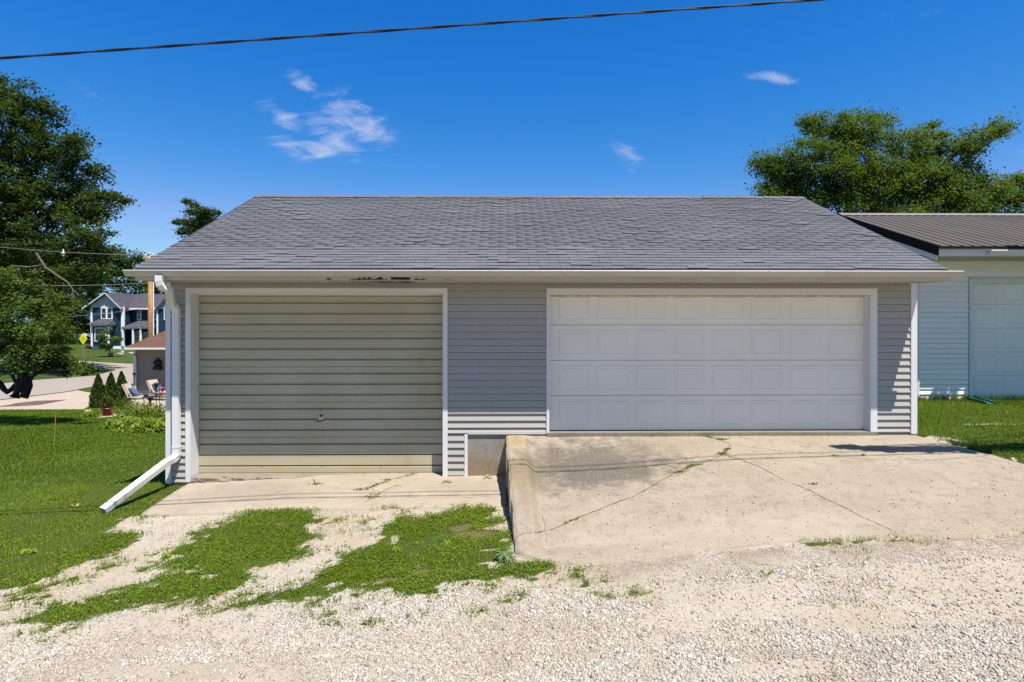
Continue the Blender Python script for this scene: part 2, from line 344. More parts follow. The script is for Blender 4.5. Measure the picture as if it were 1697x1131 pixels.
def build_driveway():
    nu, nv = 190, 64; vs = np.zeros((nv+1, nu+1, 3)); u = np.linspace(0, 1, nu+1)**1.5
    for j in range(nv+1):
        v = j/nv; xr = np.interp(v*3.1, RY, RX); x = drive_xl(v)+(xr-drive_xl(v))*u; y = v*front_y(x)
        vs[j] = np.stack([x, y, drive_z(x, y)], 1); ch = float(fbm(y[0]*9, 3, 12))-.5; vs[j,0,0] += .03*ch; vs[j,0,2] -= .02*max(0, ch*2); vs[j,1,0] += .02*ch
    V = vs.reshape(-1, 3).tolist(); F = [(j*(nu+1)+i, j*(nu+1)+i+1, (j+1)*(nu+1)+i+1, (j+1)*(nu+1)+i) for j in range(nv) for i in range(nu)]
    for i in (0, nu):
        n = len(V)
        for j in range(nv+1): V.append((vs[j,i,0]+(.0 if i else -.012), vs[j,i,1], -1.15))
        F += [(j*(nu+1)+i, (j+1)*(nu+1)+i, n+j+1, n+j) for j in range(nv)]
    n = len(V)
    for i in range(nu+1): V.append((vs[nv,i,0], vs[nv,i,1]-.02, vs[nv,i,2]-.2))
    F += [(nv*(nu+1)+i, nv*(nu+1)+i+1, n+i+1, n+i) for i in range(nu)]
    m = m_concrete('driveway_concrete', (.272,.225,.166), (.315,.265,.198), (.15,.115,.08),
        [((1.3,-.85,-.3),(1.85,1.15,1),(.072,.063,.052),1.0,9),((1.1,-.9,-.3),(1.0,.7,1),(.10,.09,.074),.35,5),((2.3,-2.75,-.6),(2.6,.5,1),(.37,.315,.245),.45,4),((.45,-.9,-.3),(.35,1.0,1),(.14,.12,.09),.7,7),((2.6,-.35,-.2),(1.6,.5,1),(.2,.165,.115),.5,4),
         ((.18,-.25,-.05),(.22,.3,1),(.235,.16,.035),.7,9),((.25,-1.2,-.3),(.3,.9,1),(.17,.125,.06),.85,16),((.3,-1.5,-.4),(.2,1.1,1),(.19,.15,.10),.6,20),((4.4,-1.6,-.3),(1.8,.5,1),(.22,.185,.145),.4,3)])
    mb = MB(); mb.v = V; mb.f = F
    return mb.build('driveway', m, None, True, kind='structure')
DRIVE = build_driveway()

# ------------------------------------------------------------------ masks: where grass grows
def px_poly(pts): return [tuple(gnd(*p).xy) for p in pts]
LAWN_EDGE = px_poly([(320,815),(262,842),(283,850),(250,862),(197,868),(183,880),(232,889),(208,903),(186,920),(150,934),(110,950),(62,966),(20,977),(0,983)])
PATCHES = [LAWN_EDGE+[(-9.5,LAWN_EDGE[-1][1]-.5),(-14,LAWN_EDGE[-1][1]-.7),(-14,5),(-4.9,5),(-4.9,-.1)],
  px_poly([(408,852),(440,836),(520,833),(524,865),(514,875),(521,892),(506,903),(511,922),(470,938),(430,945),(420,962),(382,984),(330,1000),(270,1005),(200,1015),(120,1034),(28,1036),(62,1020),(130,998),(182,980),(232,968),(300,950),(296,939),(248,938),(246,929),(272,915),(302,902),(330,880),(372,866)]),
  px_poly([(640,872),(655,858),(690,858),(720,851),(770,842),(815,842),(834,870),(851,905),(850,918),(822,930),(816,942),(870,938),(900,934),(916,944),(900,956),(850,962),(826,968),(790,976),(750,970),(720,985),(690,990),(640,985),(590,985),(552,990),(512,1010),(490,1000),(430,1006),(380,1016),(343,1026),(338,1014),(380,1000),(430,985),(480,975),(520,964),(545,945),(562,920),(600,910),(625,900),(628,886)]),
  px_poly([(0,990),(45,975),(86,988),(90,1005),(52,1014),(0,1000)]),
  [(6.42,-.02)]+[(x, -y) for x, y in zip(RX[1:], RY[1:])]+[(14,-3.0),(14,4.2),(6.42,4.2)]]
SPOTS = [(175,942,.13),(190,932,.1),(224,946,.1),(130,966,.16),(90,970,.1),(300,845,.12),(330,843,.1),(282,842,.12),(362,842,.07),(392,840,.08),(655,842,.1),(690,840,.12),(668,846,.1),(718,838,.06),(560,865,.05),(600,880,.05),(598,868,.06),
  (450,850,.05),(340,905,.06),(530,862,.06),(1350,901,.1),(1385,899,.1),(1415,898,.1),(1450,896,.14),(1480,896,.12),(1510,897,.08),(1380,921,.06),(1400,920,.05),(1440,919,.04),(1260,957,.07),(1492,985,.05),(1510,992,.04),(1440,1010,.04),(1680,882,.1),(1695,880,.08),
  (890,978,.1),(930,990,.08),(970,985,.1),(1000,992,.07),(905,1000,.05),(945,1000,.06),(835,1000,.05),(800,1015,.06),(612,1034,.05),(680,1032,.06),(560,1042,.04),(895,965,.08),(930,965,.1),(975,972,.06),(955,950,.05),(1050,985,.04),(1420,930,.04),(860,990,.08),(545,1020,.05),(60,1050,.06),(110,1050,.07),(25,1034,.06)]
SPOTW = [(gnd(a, b).x, gnd(a, b).y, r) for a, b, r in SPOTS]
SOILED = [(gnd(792,886), .34, .16), (gnd(765,877), .2, .12), (gnd(822,874), .16, .1), (gnd(470,870), .12, .08), (gnd(700,950), .1, .05), (gnd(640,965), .15, .05)]
BARE = [(gnd(1648,705), .55, .07), (gnd(500,905), .12, .08), (gnd(335,893), .1, .06), (gnd(345,958), .12, .05)]
def sdist(P, poly):                                          # signed distance to polygon, + inside
    x, y = P[:,0], P[:,1]; d = np.full(len(x), 1e9); ins = np.zeros(len(x), bool); n = len(poly)
    for i in range(n):
        ax, ay = poly[i]; bx, by = poly[(i+1) % n]; ex, ey = bx-ax, by-ay; L2 = ex*ex+ey*ey+1e-12
        t = np.clip(((x-ax)*ex+(y-ay)*ey)/L2, 0, 1); d = np.minimum(d, (x-ax-t*ex)**2+(y-ay-t*ey)**2)
        c = (ay > y) != (by > y); xi = ax+(y-ay)*ex/(ey if abs(ey) > 1e-9 else 1e-9); ins ^= c & (x < xi)
    d = np.sqrt(d); return np.where(ins, d, -d)
RX0, RX1, RY0, RY1, RS = -9.0, 12.0, -6.9, 4.3, .035
_gx = np.arange(RX0, RX1, RS); _gy = np.arange(RY0, RY1, RS)
def make_mask():
    xx, yy = np.meshgrid(_gx, _gy); P = np.stack([xx.ravel(), yy.ravel()], 1)
    m = np.full(len(P), -9.0)
    for p in PATCHES: m = np.maximum(m, sdist(P, p))
    for sx, sy, r in SPOTW: m = np.maximum(m, r*.62-np.hypot(P[:,0]-sx, (P[:,1]-sy)*1.5))
    m0 = m.copy(); n = fbm(P[:,0]*3.2, P[:,1]*3.2, 3, 4)-.5; n2 = fbm(P[:,0]*14, P[:,1]*14, 9, 3)-.5
    m = np.clip(.5+(m+.30*n+.24*n2-.01)/.26, 0, 1)
    for c, a, b in BARE:
        q = np.hypot((P[:,0]-c.x)/a, (P[:,1]-c.y)/b); m = m*(1-.85*np.clip((1.25-q+.9*n)/.5, 0, 1))
    tuft = vn(P[:,0]*8.5, P[:,1]*10, 61)*.6+vn(P[:,0]*21, P[:,1]*24, 62)*.4; edge = np.clip((m0+.34)/.3, 0, 1)
    m = np.maximum(m, np.clip((tuft-.60)/.14, 0, 1)*edge*.8)
    thin = np.clip((.30-vn(P[:,0]*5.5, P[:,1]*7, 63)*.6-vn(P[:,0]*17, P[:,1]*19, 64)*.4+np.clip(.25-m0, 0, .25)*.5)/.1, 0, 1)*np.clip((.55-m0)/.3, 0, 1); m = m*(1-.75*thin)
    return m.reshape(xx.shape)
MASK = make_mask()
def soiled(x, y):                                            # worn brown soil showing through the turf
    n = fbm(x*7, y*7, 71, 4)-.5; r = np.zeros(np.shape(x))
    for c, a, b in SOILED: r = np.maximum(r, np.clip((1.15-np.hypot((x-c.x)/a, (y-c.y)/b)+1.3*n)/.6, 0, 1))
    return r
def gmask(x, y):
    x = np.asarray(x); y = np.asarray(y); i = np.clip(((x-RX0)/RS).astype(int), 0, len(_gx)-1); j = np.clip(((y-RY0)/RS).astype(int), 0, len(_gy)-1)
    out = (x < RX0) | (x > RX1) | (y > RY1)
    return np.where(y < RY0, 0, np.where(out & (y > -3.4), 1.0, MASK[j, i]))
def in_drive(x, y, pad=0.0):
    v = np.clip(-np.asarray(y)/3.1, 0, 1); xr = np.interp(-np.asarray(y), RY, RX)
    return (y < pad*0+.001) & (y > front_y(x)+pad) & (x > drive_xl(v)+pad) & (x < xr-pad)
def pad_z(x, y): return np.interp(x, [-4.9,-3.0,0], [-.775,-.685,-.68])-.09*np.clip(-np.asarray(y)/1.3, 0, 1)**1.5
PADL, PADF = -4.83, -1.27
def near_bump(x, y):
    q = y+.05*x; return .03*(fbm(x*2, y*2, 31)-.5)+.016*(vn(x*11, y*11, 40)-.5)-.02*np.exp(-((q+4.55)/.28)**2)+.018*np.exp(-((q+5.2)/.3)**2)-.02*np.exp(-((q+5.95)/.3)**2)
def dust(x, y): return .6*fbm(x*.5, y*3.0+.2*x, 21, 3)+.4*fbm(x*2.2, y*4.0, 25, 4)
# ------------------------------------------------------------------ ground sheet
def lines(fine0, fine1, step, far0, far1):
    a = list(np.arange(fine0, fine1, step)); s = step
    while a[-1] < far1: s = min(s*1.25, 60); a.append(a[-1]+s)
    s = step
    while a[0] > far0: s = min(s*1.25, 60); a.insert(0, a[0]-s)
    return np.array(a)
gxs = lines(-7.5, 9.0, .055, -900, 900); gys = lines(-6.6, 4.2, .055, -300, 1500)
gxs = np.unique(np.concatenate([gxs, np.arange(-75, -7.6, 1.0)])); gys = np.unique(np.concatenate([gys, np.arange(4.5, 95, 1.0)]))
def build_ground():
    xx, yy = np.meshgrid(gxs, gys); x, y = xx.ravel(), yy.ravel(); z = gz(x, y); g = gmask(x, y)
    near = (x > -9) & (x < 10) & (y < 4.2)
    z = z+np.where(near, near_bump(x, y)+.012*g, 0)
    ind = in_drive(x, y, .09); z = np.where(ind, np.minimum(z, drive_z(x, y)-.12), z)
    fr = in_drive(x, y, -.12) & ~ind; z = np.where(fr, np.minimum(z, drive_z(np.clip(x,.05,20), y)-.02), z)
    ip = (x > PADL) & (x < .1) & (y > PADF) & (y < .4); z = np.where(ip, np.minimum(z, -.83), z)
    wall = (x > -5.1) & (x < 6.4) & (y > .05) & (y < 8); z = np.where(wall, -.9, z)
    nx, ny = len(gxs), len(gys); idx = np.arange(nx*ny).reshape(ny, nx)
    F = np.stack([idx[:-1,:-1], idx[:-1,1:], idx[1:,1:], idx[1:,:-1]], -1).reshape(-1, 4)
    bulk('ground', np.stack([x, y, z], 1), F, m_ground(), None, {'grass': g, 'dust': dust(x, y), 'soiled': soiled(x, y), 'foot': np.clip(1-np.abs(front_y(x)-y-.18)/.42, 0, 1)*np.clip((x-.1)/.5, 0, 1)}, True, kind='structure')
build_ground()
# concrete pad before the beige door
def build_pad():
    xs = np.linspace(PADL, .035, 90); ys = np.linspace(0, 1, 26); mb = MB(); n = len(xs)
    for t in ys:
        for x in xs:
            yf = PADF+.05*(fbm(x*2.2, 1, 50)-.5)-.02*math.sin(x*3); y = .2+(yf-.2)*t
            mb.v.append((x, y, float(pad_z(x, y))+.01*float(fbm(x*2, y*2, 51)-.5)-(.02 if t == 1 else 0)))
    mb.f = [(j*n+i, j*n+i+1, (j+1)*n+i+1, (j+1)*n+i) for j in range(len(ys)-1) for i in range(n-1)]
    k = len(mb.v); L = [(len(ys)-1)*n+i for i in range(n)]
    for q in L: v = mb.v[q]; mb.v.append((v[0], v[1]-.01, v[2]-.15))
    mb.f += [(L[i], L[i+1], k+i+1, k+i) for i in range(n-1)]
    k = len(mb.v); L = [j*n for j in range(len(ys))]
    for q in L: v = mb.v[q]; mb.v.append((v[0]-.01, v[1], v[2]-.15))
    mb.f += [(L[i], L[i+1], k+i+1, k+i) for i in range(len(L)-1)]
    m = m_concrete('pad_concrete', (.30,.252,.188), (.345,.293,.225), (.205,.165,.118), [((-3.6,-.6,-.7),(1.3,.6,1),(.2,.165,.13),.6,3),((-.6,-.5,-.7),(1,.5,1),(.24,.19,.135),.6,4)])
    return mb.build('concrete_pad', m, None, True, kind='structure')
PAD = build_pad()
CRACK = plain('crack_dirt', (.06,.05,.035), .95, .3, 20)
def crack(pts, fn, w0, parent, extra=.004):
    P = []
    for (a, b), (c, d) in zip(pts[:-1], pts[1:]):
        n = max(2, int(math.hypot(c-a, d-b)/6))
        for i in range(n): P.append(gnd(a+(c-a)*i/n+random.uniform(-1.2,1.2), b+(d-b)*i/n+random.uniform(-.7,.7), fn))
    P.append(gnd(*pts[-1], fn)); mb = MB()
    for i, p in enumerate(P):
        q = P[min(i+1, len(P)-1)]-P[max(i-1, 0)]; nrm = Vector((-q.y, q.x, 0)).normalized(); w = w0*.6*random.uniform(.35, 1.3)*(.4 if i in (0, len(P)-1) else 1)
        for s in (-1, 1):
            r = p+nrm*w*s; mb.v.append((r.x, r.y, float(fn(r.x, r.y))+extra))
    mb.f = [(2*i, 2*i+1, 2*i+3, 2*i+2) for i in range(len(P)-1)]
    mb.build('crack', CRACK, parent); return P
CRP = []
CRP += crack([(1172,725),(1195,729),(1213,737),(1207,745),(1198,752),(1193,757),(1165,768),(1148,773),(1120,783),(1098,796),(1050,823),(1000,842),(960,858),(922,875),(904,881)], drive_z, .008, DRIVE)
CRP += crack([(1198,753),(1225,761),(1260,775),(1300,797),(1340,812),(1370,829),(1400,842),(1430,858),(1480,880)], drive_z, .0065, DRIVE)
crack([(1213,737),(1250,742),(1310,749),(1380,756),(1440,757)], drive_z, .004, DRIVE)
crack([(1380,758),(1470,763),(1560,763),(1640,755)], drive_z, .005, DRIVE)
crack([(904,881),(885,883),(870,884),(851,893)], drive_z, .006, DRIVE)
crack([(898,852),(903,868),(904,881),(906,900)], drive_z, .004, DRIVE)
crack([(980,724),(974,735),(985,748),(990,752)], drive_z, .004, DRIVE)
CRP += crack([(683,787),(662,792),(644,797),(620,806),(597,814)], pad_z, .008, PAD)
CRP += crack([(668,808),(660,803),(640,812),(615,826),(604,833)], pad_z, .006, PAD)
CRP += crack([(519,794),(521,801),(525,806)], pad_z, .012, PAD)
crack([(240,838),(340,833),(450,829),(560,827),(700,825),(830,824)], lambda x, y: pad_z(x, y)-.001, .003, PAD)

# ------------------------------------------------------------------ main garage
GAR = thing('garage', 'long grey-sided garage with one beige and one white overhead door under grey shingles', 'garage', (.6, 0, -.68))
XL, XR = X(276), X(1518); D1L, D1R = X(317), X(734); D2L, D2R = X(908), X(1441); SOF = 2.30
D1T = Z(487, .0); D2T = Z(489, .0); SB = -.02
D1B = -.685; FLOOR = -.01
T1L, T1R, T2L, T2R = X(309), X(742), X(905.5), X(1452)
def wall_main():
    mb = MB(); yb = (.03, .16); z1t_ = Z(478)+.004
    mb.box(XL+.02, T1L+.01, *yb, -.74, SOF+.1); mb.box(D1L, D1R, *yb, z1t_, SOF+.1); mb.box(T1R-.01, T2L+.01, *yb, -.74, SOF+.1)
    mb.box(D2L, D2R, *yb, z1t_, SOF+.1); mb.box(T2R-.01, XR-.02, *yb, -.1, SOF+.1)
    return mb.build('siding_wall', SIDING, GAR)
WALL = wall_main()
BH = .1065
def board_mesh(name, L, h, m, lip=.016):
    mb = MB(); mb.prof([(-lip,0),(-lip-.001,.010),(-.001,h-.013),(.012,h-.009),(.012,h+.012),(.03,h+.012),(.03,.004),(.004,.004),(.002,0)], 0, L)
    return mb.mesh(name, m)
def boards(parent, x0, x1, z0, z1, y, h, m, name='siding_board', lip=.022):
    me = None; z = z1-h; L = x1-x0
    while z > z0-h*.98:
        if me is None: me = board_mesh(name, L, h, m, lip)
        zz = max(z, z0); use = me
        if z < z0-.004: use = board_mesh(name, L, z+h-z0, m, lip)
        inst(name, use, parent, (x0, y+random.uniform(-.001,.001), zz)); z -= h
boards(WALL, X(284.5), T1L, -.76, SOF, .0, BH, SIDING)
boards(WALL, T1L, T1R, Z(478), SOF, .0, BH, SIDING)
boards(WALL, T1R, T2L, SB, SOF, .0, BH, SIDING)
boards(WALL, T1R, X(770), -.685, SB-.012, .0, BH, SIDING)
boards(WALL, T2L, T2R, Z(478), SOF, .0, BH, SIDING)
boards(WALL, T2R, X(1508), SB, SOF, .0, BH, SIDING)
def trimbox(name, *a): return MB().box(*a).build(name, TRIM, GAR)
trimbox('corner_board', XL, X(284.5), -.03, .06, -.775, SOF); trimbox('corner_board', X(1508), XR, -.03, .06, -.045, SOF)
trimbox('trim_strip', X(770), X(775), -.022, .03, -.70, SB-.012); trimbox('trim_strip', X(775), T2L, -.022, .03, SB-.014, SB)
# door casings, mitred: outer face and the return into the opening
def casing(name, xa, xb, z0, z1, ret, xin, zt=None):
    mb = MB(); mb.box(xa, xb, -.028, .03, z0, z1); mb.box(min(xin, xb if xin > xb else xa), max(xin, xb if xin > xb else xa), .03, ret, z0, z1) if False else None
    return mb.build(name, TRIM, GAR)
z1t, z2t = Z(478), Z(478)
MB().box(T1L, D1L, -.03, .30, -.755, z1t-.001).build('door_jamb', TRIM, GAR)
MB().box(D1R, T1R, -.03, .30, -.70, z1t-.001).build('door_jamb', TRIM, GAR)
MB().box(D1L, D1R, -.03, .14, D1T, z1t-.002).box(D1L, D1R, .14, .30, D1T-.02, D1T+.05).build('door_header', TRIM, GAR)
MB().box(T2L, D2L+.02, -.03, .17, -.055, z2t-.001).build('door_jamb', TRIM, GAR)
MB().box(D2R-.02+.02, T2R, -.03, .17, -.055, z2t-.001).box(D2R-.022, D2R, .055, .17, -.02, D2T).build('door_jamb', TRIM, GAR)
MB().box(D2L+.02, D2R, -.03, .17, D2T, z2t-.002).build('door_header', TRIM, GAR)
WSTRIP = plain('old_weatherstrip', (.50,.39,.23), .8, .35, 8)
MB().box(D2L+.02, D2R-.02,   .095, .115, D2T-.022, D2T-.002).build('weatherstrip', WSTRIP, GAR)
FOUND = m_concrete('foundation_concrete', (.24,.215,.175), (.28,.25,.205), (.16,.14,.105), [((-.45,.0,-.55),(.4,.5,.28),(.23,.15,.06),.8,6),((.0,.0,-.6),(.25,.4,.2),(.2,.14,.06),.7,8)])
MB().box(XL+.03, T1L+.02, .012, .25, -1.0, -.70).build('foundation', FOUND, GAR)
MB().box(D1R+.02, X(838)+.3, .006, .16, -1.0, SB-.016).build('foundation', FOUND, GAR)
MB().box(X(838)+.301, XR-.02, .004, .16, -.5, -.03).build('foundation', FOUND, GAR)
SLABM = m_concrete('slab_edge', (.19,.165,.125), (.24,.21,.16), (.11,.09,.065))
MB().box(T2L, T2R-.0, -.045, .6, -.30, FLOOR-.001).build('floor_slab', SLABM, GAR)
def broken_ledge():
    xs = np.linspace(D1L+.02, D1R, 130); mb = MB(); n = len(xs)
    for k, (yo, zo) in enumerate(((.45,0),(.02,0),(-.03,-.012),(-.045,-.05),(-.03,-.11),(.1,-.16))):
        for x in xs:
            fade = float(1-sst(X(500), X(535), x)); j = float(fbm(x*7, k*3.1, 60)-.5)
            y = yo if k == 0 else yo*fade+.12*(1-fade)+.10*j*(fade+.15)
            mb.v.append((x, y, D1B+.002+zo+(.035*(float(fbm(x*9, k*2.7, 66))-.5)*fade if k > 1 else 0)))
    mb.f = [(k*n+i, k*n+i+1, (k+1)*n+i+1, (k+1)*n+i) for k in range(5) for i in range(n-1)]
    return mb.build('broken_ledge', m_concrete('rough_concrete', (.27,.235,.19), (.21,.17,.13), (.12,.09,.06)), GAR)
broken_ledge()
# beige ribbed overhead door
RD = MB().box(D1L-.02, D1R+.02, .28, .295, D1B, D1T+.04).build('ribbed_door', BEIGE, GAR)
def ribbed():
    yd = .225; tops = [Z(p, yd) for p in (491.5,550,608,666,724)]+[Z(783, yd)]
    for k in range(5):
        zt, zb = tops[k], tops[k+1]+(.002 if k < 4 else 0); H = zt-zb
        o = [(yd+.05, zt), (yd+.002, zt), (yd-.007, zt-.006), (yd-.006, zt-.011), (yd, zt-.016)]
        for q in (.185, .485, .79):
            z = zt-H*q; o += [(yd-.001, z+.012), (yd-.004, z+.011), (yd-.003, z+.008), (yd+.046, z+.008), (yd+.047, z-.014), (yd+.006, z-.015), (yd+.001, z-.022)]
        o += [(yd, zb+.012), (yd+.003, zb+.0), (yd+.05, zb)]
        MB().prof(o, D1L+.005, D1R-.005).build('door_section', BEIGE, RD)
    MB().box(D1L-.01, D1R+.01, yd+.012, yd+.03, tops[0]+.001, D1T+.03).build('top_rail', BEIGE, RD)
    MB().box(D1L+.01, D1R-.01, yd-.004, yd+.026, D1B+.004, tops[5]-.002).build('bottom_seal', plain('black_rubber', (.03,.028,.025), .9), RD)
    SC_ = plain('dark_screw', (.05,.04,.03), .6)
    mb = MB()
    for px in (434, 533, 632):
        for k in range(5):
            for q in (.205, .81):
                p = at(px, 500, yd); z = tops[k]-(tops[k]-tops[k+1])*q; mb.lathe((p.x, yd-.004, z), [(.006,-.004),(.006,.004)], 6)
    mb.build('screw', SC_, RD, kind='stuff')
    c = at(532.5, 692, yd); L = MB(); ZINC = plain('zinc', (.42,.43,.44), .4, .2, 20, metal=.6)
    a = [(c.x+.042*math.cos(t), c.z+.03+.042*math.sin(t)) for t in np.linspace(0, math.pi, 9)]+[(c.x-.042, c.z-.055),(c.x+.042, c.z-.055)]
    L.prism(a, yd-.016, yd+.004); l = L.build('lock_plate', ZINC, RD)
    MB().tube([(c.x,yd-.03,c.z+.03),(c.x,yd-.012,c.z+.03)], .022, 12).tube([(c.x-.06,yd-.03,c.z-.062),(c.x,yd-.035,c.z-.05),(c.x+.042,yd-.02,c.z-.04)], .009, 6).build('latch_handle', BLACK, RD)
ribbed()
# white raised-panel doors
def panel_mesh(w, h, m):
    r = [(0,0,0),(.008,-.007,0),(.020,-.007,0),(.030,-.001,0),(.036,-.001,0),(.048,-.006,0)]; vs = []
    for d, y, _ in r: vs += [(d,y,d),(w-d,y,d),(w-d,y,h-d),(d,y,h-d)]
    fs = [(4*k+i, 4*k+(i+1)%4, 4*k+4+(i+1)%4, 4*k+4+i) for k in range(len(r)-1) for i in range(4)]+[tuple(4*(len(r)-1)+i for i in range(4))]
    return MB().add(vs, fs).mesh('raised_panel', m)
def panel_door(root, x0, x1, zb, secs, y, xs, pw, m, name='panelled_door'):
    d = MB().box(x0, x1, y+.022, y+.04, zb, zb+sum(secs)).build(name, m, root); z = zb
    me = {}
    for H in secs:
        MB().prof([(y,z+.004),(y+.006,z+.002),(y+.022,z+.002),(y+.022,z+H-.002),(y+.008,z+H-.004),(y,z+H-.008)], x0+.001, x1-.001).build('door_section', m, d)
        ph = H*.70
        if round(ph,3) not in me: me[round(ph,3)] = panel_mesh(pw, ph, m)
        for xp in xs: inst('raised_panel', me[round(ph,3)], d, (xp, y-.0005, z+H*.135))
        z += H
    return d
yd2 = .12; zs = [Z(p, yd2) for p in (713.7,655.6,597.3,538.6,484)]
d2 = panel_door(GAR, D2L, D2R-.002, zs[0], [zs[i+1]-zs[i] for i in range(4)], yd2, [X(926.5+63.75*i, yd2) for i in range(8)], .485, WDOOR)
MB().box(D2L+.02, D2R-.02, yd2-.004, yd2+.03, -.014, zs[0]-.001).build('bottom_seal', plain('grey_rubber', (.02,.02,.02), .9), d2)
# soffit, fascia, gutter
FASY, GUTY = -.62, -.752; GL, GR = X(207,-.7), X(1593,-.7); ZG = 2.43
SOFM = plain('painted_soffit', (.42,.39,.325), .6, .06, 2); GUTM = plain('gutter_paint', (.44,.41,.35), .45, .05, 2, spec=.45)
def m_soffit():
    t = NT('flaking_soffit'); c = t.mix(t.rng(t.noise(2,6,.6),.4,.7), (.42,.39,.325), (.37,.335,.265))
    for (a, b, k) in (((640,-.3),(.42,.12),1),((672,-.3),(.16,.14),1),((590,-.35),(.2,.08),.6),((555,-.3),(.08,.06),.7)):
        p = X(a[0], -.35); m = t.rng(t.noise(16, 6, .7, t.map((.5,1,1))), .38, .5)
        c = t.mix(t.math('MULTIPLY', t.math('MULTIPLY', t.blob((p, a[1], SOF), (b[0], b[1]*3, .2)), m), .95*k), c, (.05,.033,.015))
    return t.done(c, .6, .3)
MB().box(GL+.13, GR-.10, FASY, .0, SOF, SOF+.012).build('soffit', m_soffit(), GAR)
mb = MB()
for i in range(150):
    x = GL+.3+i*.075; mb.box(x, x+.02, -.10, -.085, SOF-.003, SOF+.002)
mb.build('soffit_vent', plain('vent_dark', (.16,.14,.10), .9), GAR, kind='stuff')
def peeled():
    m = plain('bare_rot', (.022,.015,.009), .95, .4, 30)
    for x0, x1, y0, y1, rag in ((588,652,0,.044,1.0),(655,686,0,.040,.12),(552,561,0,.03,.7),(690,712,0,.03,1.1),(738,752,0,.014,1.1)):
        a, b = X(x0, -.3), X(x1, -.3); n = 26; mb = MB()
        for i in range(n+1):
            t = i/n; e = min(1, 6*t, 6*(1-t)) if rag > .3 else 1; w = (y1-y0)*e*max(.06, 1-.9*rag*random.random()); mb.v += [(a+(b-a)*t, FASY-.0235, 2.305+.003*random.random()), (a+(b-a)*t, FASY-.0235, 2.305+w), (a+(b-a)*t, FASY-.021, 2.305), (a+(b-a)*t, FASY-.021, 2.305+w)]
        mb.f = [(4*i, 4*i+1, 4*i+5, 4*i+4) for i in range(n)]; mb.build('peeled_patch', m, GAR)
peeled()
MB().box(GL+.10, GR-.10, FASY-.02, FASY, SOF-.002, ZG+.02).build('fascia', SOFM, GAR)
def gutter():
    o = [(FASY-.022, ZG), (FASY-.022, ZG-.076), (GUTY+.052, ZG-.080), (GUTY+.045, ZG-.060), (GUTY+.003, ZG-.012), (GUTY-.003, ZG-.003), (GUTY+.004, ZG+.006), (GUTY+.012, ZG+.003)]
    i = [(y+.0015, z+.003) for y, z in reversed(o[1:6])]
    mb = MB(); mb.prof(o[:8]+[(GUTY+.008, ZG-.011),(GUTY+.048, ZG-.058),(GUTY+.054, ZG-.076),(FASY-.026,ZG-.072),(FASY-.026, ZG)], GL, GR)
    cap = [(y, z) for y, z in o[:6]]
    mb.prof(cap, GL-.004, GL-.0005); mb.prof(cap, GR+.0005, GR+.004)
    g = mb.build('gutter', GUTM, GAR)
    sm = MB()
    for px in (934, 1372): x = X(px, -.7); sm.prof([(GUTY+.041, ZG-.060),(GUTY+.000, ZG-.014),(GUTY-.006, ZG-.003),(GUTY+.0, ZG+.008),(GUTY+.004,ZG-.008),(GUTY+.045,ZG-.058)], x, x+.012)
    sm.build('gutter_seam', GUTM, g)
    bk = MB()
    for px in (315,427,500,615,727,811,880,962,1055,1160,1272,1368,1465): x = X(px, -.7); bk.lathe((x, GUTY+.004, ZG-.006), [(.009,-.006),(.009,.006)], 6)
    bk.build('gutter_screw', plain('dull_screw', (.12,.11,.10), .6), g, kind='stuff')
gutter()
